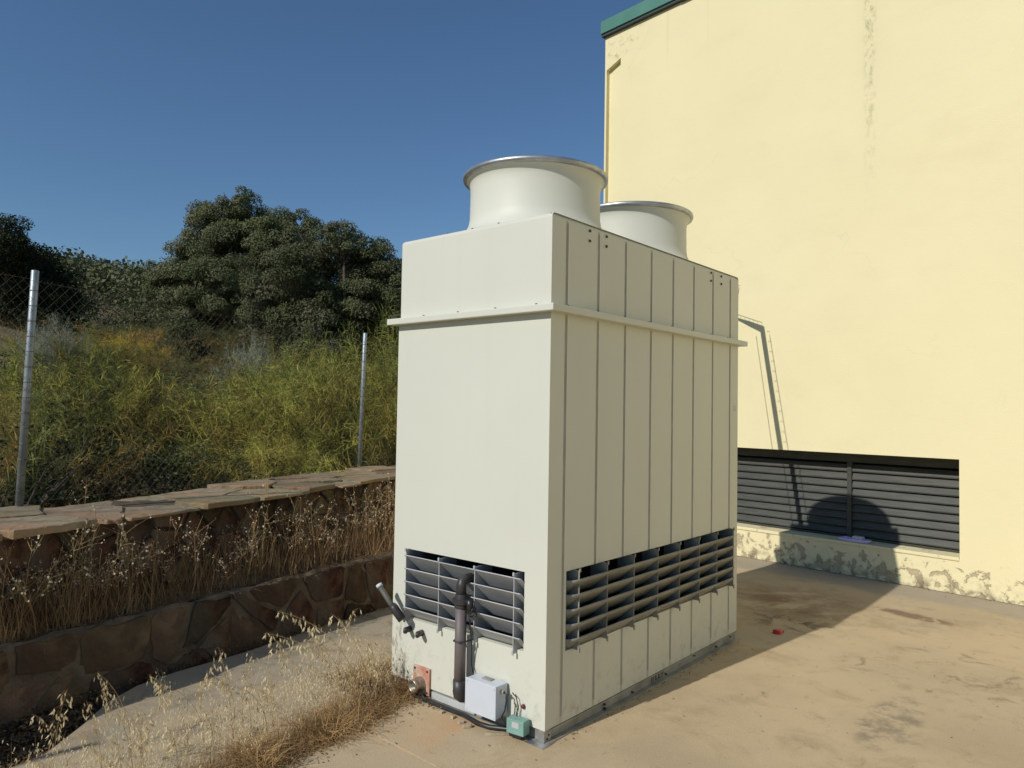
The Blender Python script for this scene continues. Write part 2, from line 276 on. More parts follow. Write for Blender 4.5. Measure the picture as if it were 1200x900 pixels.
# ------------------------------------------------------------------ mesh tools
class MB:
    def __init__(s): s.v = []; s.f = []; s.sm = []
    def add(s, vs, fs, smooth=False):
        o = len(s.v); s.v += [tuple(p) for p in vs]; s.f += [tuple(i+o for i in f) for f in fs]; s.sm += [smooth]*len(fs); return s
    def box(s, x0, x1, y0, y1, z0, z1, bev=0.0, M=None):
        if bev > 0:
            b = bev; bm = bmesh.new(); bmesh.ops.create_cube(bm, size=1)
            for v in bm.verts: v.co = Vector(((x0+x1)/2+v.co.x*(x1-x0), (y0+y1)/2+v.co.y*(y1-y0), (z0+z1)/2+v.co.z*(z1-z0)))
            bmesh.ops.bevel(bm, geom=list(bm.edges), offset=b, segments=2, affect='EDGES', profile=0.6)
            vs = [v.co.copy() for v in bm.verts]; fs = [[v.index for v in f.verts] for f in bm.faces]; bm.free()
            if M: vs = [M @ v for v in vs]
            return s.add(vs, fs)
        vs = [Vector((x, y, z)) for x in (x0, x1) for y in (y0, y1) for z in (z0, z1)]
        if M: vs = [M @ v for v in vs]
        return s.add(vs, [(0, 1, 3, 2), (4, 6, 7, 5), (0, 4, 5, 1), (2, 3, 7, 6), (0, 2, 6, 4), (1, 5, 7, 3)])
    def tube(s, pts, r, n=10, caps=True, smooth=True):
        pts = [Vector(p) for p in pts]; rs = r if isinstance(r, (list, tuple)) else [r]*len(pts)
        rings = []; prev = None
        for i, p in enumerate(pts):
            t = (pts[min(i+1, len(pts)-1)]-pts[max(i-1, 0)])
            if t.length < 1e-9: t = Vector((0, 0, 1))
            t.normalize()
            if prev is None: a = t.orthogonal().normalized()
            else:
                a = prev - t*prev.dot(t)
                a = a.normalized() if a.length > 1e-6 else t.orthogonal().normalized()
            prev = a; b = t.cross(a)
            rings.append([p + (a*math.cos(2*math.pi*k/n)+b*math.sin(2*math.pi*k/n))*rs[i] for k in range(n)])
        o = len(s.v)
        for rg in rings: s.v += [tuple(q) for q in rg]
        for i in range(len(rings)-1):
            for k in range(n):
                s.f.append((o+i*n+k, o+i*n+(k+1) % n, o+(i+1)*n+(k+1) % n, o+(i+1)*n+k)); s.sm.append(smooth)
        if caps:
            s.f.append(tuple(o+k for k in reversed(range(n)))); s.sm.append(False)
            s.f.append(tuple(o+(len(rings)-1)*n+k for k in range(n))); s.sm.append(False)
        return s
    def lathe(s, prof, n=48, c=(0, 0, 0), smooth=True):
        o = len(s.v)
        for (r, z) in prof:
            for k in range(n):
                a = 2*math.pi*k/n; s.v.append((c[0]+r*math.cos(a), c[1]+r*math.sin(a), c[2]+z))
        for i in range(len(prof)-1):
            for k in range(n):
                s.f.append((o+i*n+k, o+i*n+(k+1) % n, o+(i+1)*n+(k+1) % n, o+(i+1)*n+k)); s.sm.append(smooth)
        return s
    def prism(s, poly, z0, z1):
        n = len(poly); vs = [(x, y, z0) for x, y in poly]+[(x, y, z1) for x, y in poly]
        return s.add(vs, [tuple(range(n-1, -1, -1)), tuple(range(n, 2*n))]+[(i, (i+1) % n, n+(i+1) % n, n+i) for i in range(n)])
    def mesh(s, name, m):
        me = bpy.data.meshes.new(name); me.from_pydata(s.v, [], s.f); me.update()
        if any(s.sm): me.polygons.foreach_set('use_smooth', s.sm)
        if m: me.materials.append(MATS[m])
        return me
    def build(s, name, m, parent=None, **kw): return link(name, s.mesh(name, m), parent, **kw)
def link(name, me, parent=None, loc=None, rotz=None, label=None, cat=None, group=None, kind=None):
    o = bpy.data.objects.new(name, me); C.objects.link(o)
    if parent is not None: o.parent = parent
    if loc is not None: o.location = loc
    if rotz is not None: o.rotation_euler = (0, 0, rotz)
    if label: o['label'] = label
    if cat: o['category'] = cat
    if group: o['group'] = group
    if kind: o['kind'] = kind
    return o
def thing(name, label, cat, loc=(0, 0, 0), rotz=0, group=None): return link(name, None, None, loc, rotz, label, cat, group)
def copy_tree(o, parent=None):
    c = o.copy(); C.objects.link(c)
    if parent is not None: c.parent = parent
    for ch in [k for k in bpy.data.objects if k.parent == o]: copy_tree(ch, c)
    return c
def npmesh(name, V, F, m):
    """fast mesh from numpy arrays; F is (n,4) or (n,3)"""
    me = bpy.data.meshes.new(name); k = F.shape[1]
    me.vertices.add(len(V)); me.vertices.foreach_set('co', V.astype(np.float32).ravel())
    me.loops.add(F.size); me.loops.foreach_set('vertex_index', F.astype(np.int32).ravel())
    me.polygons.add(len(F)); me.polygons.foreach_set('loop_start', np.arange(0, F.size, k, dtype=np.int32))
    me.update(calc_edges=True); me.materials.append(MATS[m]); return me
def recalc(me):
    bm = bmesh.new(); bm.from_mesh(me); bmesh.ops.recalc_face_normals(bm, faces=bm.faces); bm.to_mesh(me); bm.free(); return me

# ------------------------------------------------------------------ place frames
TN = Vector((0.18521, 3.58347, 0)); TROT = math.atan2(-0.64692, 0.76256)     # tower: local x = minus 'a', y = depth, z up
dR = Vector((0.64692, 0.76256, 0)); dL = Vector((-0.76256, 0.64692, 0))
BW = Vector((5.55426, 5.07900, 0)); BROT = math.atan2(-0.737975, 0.674828)   # hall: local x = minus 's', y into the wall
F0 = Vector((-2.29, 4.95, 0)); FD = Vector((math.sin(R(22.3)), math.cos(R(22.3)), 0)); FN = Vector((FD.y, -FD.x, 0))   # tall wall face
L0 = Vector((-2.56, 3.75, 0)); LD = Vector((math.sin(R(31.2)), math.cos(R(31.2)), 0)); LN = Vector((LD.y, -LD.x, 0))   # low wall face
SB = F0 - FN*0.80

def terrain_z(x, y):
    u = (x-SB.x)*(-FN.x)+(y-SB.y)*(-FN.y)
    if u < -0.7: return -0.35
    if u < 0: return -0.35 + (u+0.7)/0.7*0.77
    z = 0.42 if u < 3 else (0.42 + 0.285*(u-3) if u < 11 else 2.7+0.2*(u-11))
    if u > 20: z = 4.5 + 0.172*(u-20)
    if u > 85: z = 4.5+0.172*65 - 0.03*(u-85)
    v = (x-SB.x)*FD.x+(y-SB.y)*FD.y
    z += 0.25*math.sin(x*0.35+1)*math.cos(y*0.28)*min(1, u/6) + 1.2*math.sin(v*0.035+0.6)*min(1, u/50)
    return z

# ------------------------------------------------------------------ setting
def build_ground():
    us = [-900, -300, -60, -20, -6, -2, -0.7, 0, 0.8, 2, 3.5, 5, 7, 9, 11, 14, 17, 20, 24, 28, 33, 38, 44, 50, 57, 65, 75, 85, 100, 130, 200, 400, 900]
    vsx = [-900, -300, -100, -50, -30, -20, -14, -10, -7, -4, -2, 0, 2, 4, 6, 8, 10, 13, 16, 20, 25, 30, 36, 43, 50, 60, 72, 86, 100, 130, 200, 400, 900]
    V = []; F = []
    for u in us:
        for v in vsx:
            p = SB - FN*u + FD*v; V.append((p.x, p.y, max(terrain_z(p.x, p.y), -0.35)))
    n = len(vsx)
    for i in range(len(us)-1):
        for j in range(n-1): F.append((i*n+j, (i+1)*n+j, (i+1)*n+j+1, i*n+j+1))
    mb = MB().add(V, F, True); mb.build('ground', 'hillside', kind='structure')
build_ground()

# pad edge line, then along the tower's left side
E0 = Vector((-1.088, 3.267, 0)); ED = (Vector((-0.559, 4.116, 0))-E0).normalized()
def T(a, b, z=0): return TN + dL*a + dR*b + Vector((0, 0, z))
eback = E0 - ED*12; ek = E0 + ED*0.98; tl = T(1.22, 0.05); tf = T(1.22, 9.0)
wall_far = BW + Vector((-0.674828, 0.737975, 0))*9.0; wall_near = BW + Vector((0.674828, -0.737975, 0))*16
j0 = Vector((-0.80, 3.80, 0)); jd = Vector((0.73, -0.683, 0)).normalized()
jfar = j0 + jd*9
def poly(ps): return [(p.x, p.y) for p in ps]
MB().prism(poly([eback, j0-ED*0.006, jfar-ED*0.006, Vector((9, -9, 0))]), -0.12, 0.0).build('concrete_pad', 'concrete_pad', kind='structure')
MB().prism(poly([j0+ED*0.008, tl, tf, wall_far, wall_near, Vector((16, -6, 0)), jfar+ED*0.008]), -0.12, 0.0).build('concrete_pad', 'concrete_pad', kind='structure')
MB().prism(poly([eback-ED*0.3, tf+dL*0.3, wall_near+Vector((1, 1, 0)), Vector((10, -10, 0))]), -0.2, -0.022).build('joint_bed', 'soil', kind='structure')
# gutter slab between pad and low wall, falling away from the camera; its near left end is broken off and full of litter
def gutter():
    def gz(p): return -0.004 - 0.030*max(0, (p-Vector((-2.1, 3.4, 0))).dot(LD))
    pts = []
    lw = lambda s: L0 + LD*s - LN*0.02
    left = [lw(-6), lw(-1.6), Vector((-2.35, 2.9, 0)), Vector((-2.10, 3.42, 0)), Vector((-2.12, 3.75, 0)), Vector((-2.16, 4.05, 0)), Vector((-2.13, 4.30, 0)), Vector((-2.02, 4.55, 0)), Vector((-1.75, 4.98, 0)), lw(2.2), lw(7.5)]
    right = [tf, tl, ek, E0, eback]
    pl = left + right; n = len(pl)
    V = [(p.x, p.y, gz(p)-0.0) for p in pl] + [(p.x, p.y, gz(p)-0.10) for p in pl]
    bm = bmesh.new(); vv = [bm.verts.new(v) for v in V]
    top = bm.faces.new(vv[:n]); 
    for i in range(n): bm.faces.new((vv[i], vv[(i+1) % n], vv[n+(i+1) % n], vv[n+i]))
    bmesh.ops.triangulate(bm, faces=[top]); bmesh.ops.recalc_face_normals(bm, faces=bm.faces)
    me = bpy.data.meshes.new('gutter_slab'); bm.to_mesh(me); bm.free(); me.materials.append(MATS['concrete_gutter'])
    link('gutter_slab', me, kind='structure')
gutter()

# ------------------------------------------------------------------ stones
def clip(poly, nx, ny, d):
    out = []
    for i in range(len(poly)):
        p = poly[i]; q = poly[(i+1) % len(poly)]
        a = p[0]*nx+p[1]*ny-d; b = q[0]*nx+q[1]*ny-d
        if a <= 0: out.append(p)
        if (a < 0 and b > 0) or (a > 0 and b < 0):
            t = a/(a-b); out.append((p[0]+(q[0]-p[0])*t, p[1]+(q[1]-p[1])*t))
    return out
def cells(w0, w1, h0, h1, sw, sh, gap, jit=0.42, skew=0.5, seed=3):
    rr = random.Random(seed); seeds = []
    rows = max(1, round((h1-h0)/sh)); cols = max(1, round((w1-w0)/sw))
    for j in range(rows):
        for i in range(-1, cols+1):
            seeds.append((w0+(i+0.5+(0.5 if j % 2 else 0)*skew*2)*(w1-w0)/cols + rr.uniform(-jit, jit)*sw, h0+(j+0.5)*(h1-h0)/rows+rr.uniform(-jit, jit)*sh*0.8))
    res = []
    for i, s in enumerate(seeds):
        p = [(w0, h0), (w1, h0), (w1, h1), (w0, h1)]
        for k, t in enumerate(seeds):
            if k == i: continue
            dx, dy = t[0]-s[0], t[1]-s[1]; L = math.hypot(dx, dy)
            if L > 3.5*max(sw, sh) or L < 1e-6: continue
            nx, ny = dx/L, dy/L
            p = clip(p, nx, ny, (s[0]+t[0])/2*nx+(s[1]+t[1])/2*ny-gap/2)
            if len(p) < 3: break
        if len(p) >= 3:
            A = 0.5*abs(sum(p[i][0]*p[(i+1) % len(p)][1]-p[(i+1) % len(p)][0]*p[i][1] for i in range(len(p))))
            if A > 0.0012: res.append(p)
    return res
def rough_poly(p, rr, r=0.22, wob=0.0):
    """cut the corners, split the long edges so outlines are uneven"""
    out = []
    n = len(p)
    for i in range(n):
        a = p[i]; b = p[(i+1) % n]
        for t in ((r, 1-r) if math.hypot(b[0]-a[0], b[1]-a[1]) < 0.25 else (r*0.6, 0.5, 1-r*0.6)):
            out.append((a[0]+(b[0]-a[0])*t+rr.uniform(-wob, wob), a[1]+(b[1]-a[1])*t+rr.uniform(-wob, wob)))
    return out
def stone_mesh(name, p, org, ax, ay, an, back, front, rr, m, tilt=0.0, bev=0.012, dome=0.0):
    cx = sum(q[0] for q in p)/len(p); cy = sum(q[1] for q in p)/len(p); n = len(p)
    rad = max(math.hypot(q[0]-cx, q[1]-cy) for q in p)
    tx, ty = rr.uniform(-tilt, tilt), rr.uniform(-tilt, tilt)
    def P(x, y, z): return org + ax*x + ay*y + an*z
    V = []
    sh = max(0.55, 1-bev/rad*1.2)
    for (k, h) in ((1.0, back), (1.0, front-bev*0.8), (sh, front)):
        for q in p:
            x, y = cx+(q[0]-cx)*k, cy+(q[1]-cy)*k
            z = h if h == back else h+(x-cx)*tx+(y-cy)*ty+rr.uniform(-1, 1)*bev*0.25
            V.append(P(x, y, z))
    V.append(P(cx, cy, front+dome+rr.uniform(-.3, .3)*bev))
    F = []
    for L in (0, 1):
        for i in range(n): F.append((L*n+i, L*n+(i+1) % n, (L+1)*n+(i+1) % n, (L+1)*n+i))
    for i in range(n): F.append((2*n+i, 2*n+(i+1) % n, 3*n))
    c0 = P(cx, cy, back)
    V = [v-c0 for v in V]
    me = MB().add(V, F).mesh(name, m)
    return me, c0

def low_wall():
    t = thing('low_retaining_wall', 'low mortared stone retaining wall beside the gutter slab, nearer the camera', 'stone wall')
    rr = random.Random(5); up_ = Vector((0, 0, 1))
    s0, s1 = -3.2, 7.6
    # mortar core with an uneven rim on top
    V = []; F = []; n = 90
    for i in range(n+1):
        s = s0+(s1-s0)*i/n; d = (F0-L0).dot(-LN)
        zt = 0.345+rr.uniform(-0.012, 0.012)
        p = L0+LD*s-LN*(0.019+rr.uniform(-.004, .004))
        q = L0+LD*s-LN*0.085
        V += [p+up_*-0.3, p+up_*zt*0.97, L0+LD*s-LN*0.04+up_*(zt+0.008), q+up_*(zt+rr.uniform(-0.012, 0.004)), q+up_*0.0]
        if i:
            o = (i-1)*5
            for k in range(4): F.append((o+k, o+5+k, o+6+k, o+1+k))
    MB().add(V, F).build('mortar_core', 'mortar_pale', t)
    for p in cells(s0, s1, -0.14, 0.335, 0.34, 0.21, 0.034, jit=0.50, seed=21):
        p = rough_poly(rough_poly(p, rr, 0.14, 0.016), rr, 0.22, 0.010)
        me, c0 = stone_mesh('stone', p, L0, LD, up_, LN, -0.10, -0.014+rr.uniform(-0.003, 0.009), rr, 'stone_pale' if rr.random() < 0.45 else 'stone', 0.04, 0.006, 0.002)
        link('stone', me, t, loc=c0)
low_wall()

def tall_wall():
    t = thing('high_stone_wall', 'high rough stone wall capped with flagstones, carrying the wire fence', 'stone wall')
    rr = random.Random(9); up_ = Vector((0, 0, 1)); s0, s1 = -5.2, 8.4
    V = []; F = []
    for s in (s0, s1):
        p = F0+FD*s-FN*0.016; q = F0+FD*s-FN*0.78
        V += [p+up_*-.3, p+up_*.880, q+up_*.880, q+up_*-.3]
    F = [(0, 1, 2, 3), (4, 7, 6, 5), (0, 4, 5, 1), (1, 5, 6, 2), (2, 6, 7, 3)]
    MB().add(V, F).build('mortar_core', 'mortar', t)
    for p in cells(s0, s1, 0.28, 0.866, 0.27, 0.12, 0.012, jit=0.46, seed=33):
        p = rough_poly(rough_poly(p, rr, 0.09, 0.008), rr, 0.18, 0.006)
        me, c0 = stone_mesh('stone', p, F0, FD, up_, FN, -0.10, 0.0+rr.uniform(-0.02, 0.02), rr, 'stone', 0.10, 0.010, 0.002)
        link('stone', me, t, loc=c0)
    # flagstones: two uneven rows
    for p in cells(s0, s1, -0.80, 0.02, 0.52, 0.42, 0.012, jit=0.46, seed=47):
        front = max(q[1] for q in p) > -0.02
        if front:      # ragged overhang
            e = rr.uniform(0.01, 0.07); p = [(x, y+e if y > -0.02 else y) for x, y in p]
        p = rough_poly(rough_poly(p, rr, 0.10, 0.022), rr, 0.2, 0.014)
        h = 0.896+rr.uniform(-0.018, 0.022)
        if -1.45 < sum(q[0] for q in p)/len(p) < -1.0 and front: h -= 0.025
        me, c0 = stone_mesh('coping_slab', p, F0, FD, FN, up_, 0.866+rr.uniform(0, .004), h, rr, 'slate_cap', 0.018, 0.007, 0.0)
        link('coping_slab', me, t, loc=c0)
tall_wall()
# planting ledge between the two walls
def ledge():
    V = []; F = []; rr = random.Random(2); n = 60; m = 5
    for i in range(n+1):
        y = 0.5+10.5*i/n
        s = (y-L0.y)/LD.y; a = L0+LD*s-LN*0.07
        s = (y-F0.y)/FD.y; b = F0+FD*s-FN*0.04
        if (b-a).dot(LN) > 0: b = a-LN*0.02
        for k in range(m+1):
            q = a.lerp(b, k/m); V.append((q.x, q.y, 0.315+0.035*k/m+(rr.uniform(-.02, .02) if 0 < k else 0)))
        if i:
            for k in range(m): o = (i-1)*(m+1)+k; F.append((o, o+m+1, o+m+2, o+1))
    MB().add(V, F, True).build('ledge_soil', 'soil', kind='structure')
ledge()

# ------------------------------------------------------------------ wire fence
def fence():
    t = thing('wire_fence', 'galvanised chain link fence with slim round posts along the stone wall', 'fence')
    p1 = Vector((-3.18, 4.79, 0)); p2 = Vector((-1.748, 8.53, 0)); dv = p2-p1
    posts = [p1-dv, p1, p2, p2+dv]
    tops = []
    for i, p in enumerate(posts):
        lean = dv.normalized()*0.035 + Vector((0.012, 0, 0)); b = Vector((p.x, p.y, 0.84)); tp = Vector((p.x, p.y, 2.46))+lean
        mb = MB().tube([b, tp, tp+Vector((0, 0, 0.004))], [0.024, 0.024, 0.021], 12)
        po = mb.build('fence_post', 'post_galv', t); tops.append((b, tp))
        for k in range(15):          # wire ties
            q = b.lerp(tp, 0.05+k*0.062); MB().tube([q+Vector((0, 0, -.003)), q+Vector((0, 0, .004))], 0.0248, 10).build('wire_tie', 'wire_old', po)
    for i in range(3):
        (b0, t0), (b1, t1) = tops[i], tops[i+1]; L = (b1-b0).length; off = FN*0.03
        z0, z1 = 0.935, 2.40; mb = MB()
        def P(u, z): return Vector((b0.x+(b1.x-b0.x)*u/L, b0.y+(b1.y-b0.y)*u/L, z + 0.012*math.sin(u*2.1)))+off
        H = z1-z0; st = 0.075; k = -H
        while k < L:
            for sg in (1, -1):
                u0, u1 = k, k+H
                za, zb = (z0, z1) if sg > 0 else (z1, z0)
                if u0 < 0: za = za+(zb-za)*(-u0)/H; u0 = 0
                if u1 > L: zb = za+(zb-za)*(L-u0)/(u1-u0); u1 = L
                if u1-u0 > 0.02: mb.tube([P(u0, za), P((u0+u1)/2, (za+zb)/2), P(u1, zb)], 0.0010, 3, caps=False, smooth=False)
            k += st
        mb.build('chain_link_mesh', 'wire_old', t, kind='stuff')
        for z in (z0+0.01, 1.66, z1-0.01): MB().tube([P(0, z), P(L/2, z-0.006), P(L, z)], 0.0012, 4).build('tension_wire', 'wire_old', t)
fence()

# ------------------------------------------------------------------ the hall
def hall():
    t = thing('yellow_hall', 'tall pale yellow rendered hall with green roof trim and a wide low vent', 'building', BW, BROT)
    XL, XR, ZT = -6.46, 15.0, 6.68; rec = 0.25
    ox0, ox1, oz0, oz1 = -5.60, -2.195, 0.318, 1.215        # vent opening
    mb = MB()
    xs = [-6.19, ox0, ox1, XR]; zs = [-0.3, oz0, oz1, ZT]
    for i in range(3):
        for j in range(3):
            if i == 1 and j == 1: continue
            mb.add([(xs[i], 0, zs[j]), (xs[i+1], 0, zs[j]), (xs[i+1], 0, zs[j+1]), (xs[i], 0, zs[j+1])], [(0, 1, 2, 3)])
    # reveals
    mb.add([(ox0, 0, oz1), (ox1, 0, oz1), (ox1, rec+.1, oz1), (ox0, rec+.1, oz1)], [(0, 1, 2, 3)])
    mb.add([(ox0, 0, oz0), (ox0, 0, oz1), (ox0, rec+.1, oz1), (ox0, rec+.1, oz0)], [(0, 1, 2, 3)])
    mb.add([(ox1, 0, oz0), (ox1, rec+.1, oz0), (ox1, rec+.1, oz1), (ox1, 0, oz1)], [(0, 1, 2, 3)])
    mb.add([(ox0, 0, oz0), (ox0, rec+.1, oz0), (ox1, rec+.1, oz0), (ox1, 0, oz0)], [(0, 1, 2, 3)])
    # corner niche: x -6.43..-6.19, recessed 6 cm, below a sloping soffit; thin fin at the far corner
    d = 0.06
    mb.add([(-6.43, d, -.3), (-6.19, d, -.3), (-6.19, d, 6.31), (-6.43, d, 6.22)], [(0, 1, 2, 3)])
    mb.add([(-6.19, 0, -.3), (-6.19, 0, 6.31), (-6.19, d, 6.31), (-6.19, d, -.3)], [(0, 1, 2, 3)])
    mb.add([(-6.43, 0, 6.22), (-6.19, 0, 6.31), (-6.19, d, 6.31), (-6.43, d, 6.22)], [(0, 1, 2, 3)])
    mb.add([(-6.46, 0, 6.205), (-6.43, 0, 6.22), (-6.19, 0, 6.31), (-6.19, 0, ZT), (-6.46, 0, ZT)], [(0, 1, 2, 3, 4)])
    mb.add([(-6.43, 0, -.3), (-6.43, d, -.3), (-6.43, d, 6.22), (-6.43, 0, 6.22)], [(0, 1, 2, 3)])
    mb.add([(-6.46, 0, -.3), (-6.43, 0, -.3), (-6.43, 0, 6.22), (-6.46, 0, 6.205)], [(0, 1, 2, 3)])
    # the other sides
    mb.add([(XL, 0, -.3), (XL, 0, ZT), (XL, 11, ZT), (XL, 11, -.3)], [(0, 1, 2, 3)])
    mb.add([(XR, 0, -.3), (XR, 11, -.3), (XR, 11, ZT), (XR, 0, ZT)], [(0, 1, 2, 3)])
    mb.add([(XL, 11, -.3), (XL, 11, ZT), (XR, 11, ZT), (XR, 11, -.3)], [(0, 1, 2, 3)])
    mb.build('wall', 'plaster_yellow', t)
    # sill: mortar strip, slightly rounded
    MB().box(ox0+.002, ox1-.002, -0.012, rec-0.01, oz0-0.02, oz0+0.012, 0.006).build('sill', 'plaster_yellow', t)
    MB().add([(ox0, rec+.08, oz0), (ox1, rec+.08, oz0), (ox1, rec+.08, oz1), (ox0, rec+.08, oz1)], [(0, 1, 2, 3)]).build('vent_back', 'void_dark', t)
    # vent: frame, mullion, slats
    v = MB()
    v.box(ox0+.004, ox1-.004, rec-.02, rec+.05, oz1-.10, oz1-.003)
    v.box(ox0+.004, ox1-.004, rec-.006, rec+.05, oz0+.014, oz0+.034)
    v.box(ox1-.020, ox1-.004, rec-.010, rec+.05, oz0+.035, oz1-.101)
    fr = v.build('vent_frame', 'vent_green', t)
    mull = -3.275
    MB().box(mull-.022, mull+.022, rec-.026, rec+.05, oz0+.036, oz1-.102).build('mullion', 'vent_green', fr)
    z = oz0+0.045; pitch = 0.0815; dd = 0.075; th = 0.004
    while z < oz1-0.13:
        for (x0, x1) in ((ox0+.006, mull-.024), (mull+.024, ox1-.022)):
            j = rnd.uniform(-.0015, .0015)
            prof = [(rec-.012, z+j), (rec-.014, z+.012+j), (rec+.016, z+.074+j), (rec+.045, z+.078+j), (rec+.045, z+.074+j), (rec+.019, z+.069+j), (rec-.008, z+.012+j), (rec-.008, z+j)]
            n = len(prof)
            V = [(x0, y, q) for y, q in prof]+[(x1, y, q) for y, q in prof]
            F = [(i, (i+1) % n, n+(i+1) % n, n+i) for i in range(n)]+[tuple(range(n)), tuple(range(2*n-1, n-1, -1))]
            recalc_me = recalc(MB().add(V, F).mesh('slat', 'vent_green')); link('slat', recalc_me, fr)
        z += pitch
    # roof edge trim in overlapping lengths, with dark drip line below
    x = XL-0.03; k = 0
    while x < XR:
        x1 = x+1.25 if k == 0 else x+3.0; e = 0.004*(k % 2)
        MB().box(x, x1-.002, -0.07-e, 0.30, ZT+.035-e, ZT+.205+e, 0.004).build('roof_trim', 'trim_green', t)
        MB().box(x, x1-.002, -0.05-e, 0.28, ZT+.0-e, ZT+.034-e).build('drip_edge', 'trim_dark', t)
        x = x1; k += 1
    MB().box(XL-.03, XR, 0.302, 11.05, ZT+.01, ZT+.12).build('roof', 'trim_green', t)
    MB().box(XL-.02, XL-.002, 0.05, 0.062, -.2, ZT).build('corner_bead', 'plaster_yellow', t)
hall()

# soap dish on the vent sill (hall-local position turned into the world)
def HP(x, y, z): return BW + Matrix.Rotation(BROT, 3, 'Z') @ Vector((x, y, z))
def dish():
    t = thing('purple_tray', 'small purple plastic tray lying on the vent sill', 'tray', HP(-3.155, 0.055, 0.332), BROT+R(4))
    mb = MB(); n = 28; prof = [(0.0, 0.004), (0.80, 0.004), (0.92, 0.018), (1.0, 0.030), (1.0, 0.024), (0.86, 0.0), (0.0, 0.0)]
    def se(a): c, s = math.cos(a), math.sin(a); return (math.copysign(abs(c)**.7, c)*.165, math.copysign(abs(s)**.7, s)*.055)
    V = []
    for r, z in prof:
        for k in range(n): x, y = se(2*math.pi*k/n); V.append((x*r, y*r, z))
    F = [(i*n+k, i*n+(k+1) % n, (i+1)*n+(k+1) % n, (i+1)*n+k) for i in range(len(prof)-1) for k in range(n)]
    mb.add(V, F, True).build('rim', 'purple_plastic', t)
    MB().tube([(-.13, -.005, .02), (-.09, .02, .035), (-.03, .02, .03), (0.01, .0, .02)], 0.006, 8).build('handle', 'purple_plastic', t)
    f = MB().box(-.05, .05, -.03, .03, 0, .05, .006).build('foam_block', 'foam_white', None, loc=HP(-3.115, 0.06, 0.3385), rotz=BROT-R(6), label='grey white foam block standing in the purple tray', cat='foam block')
dish()

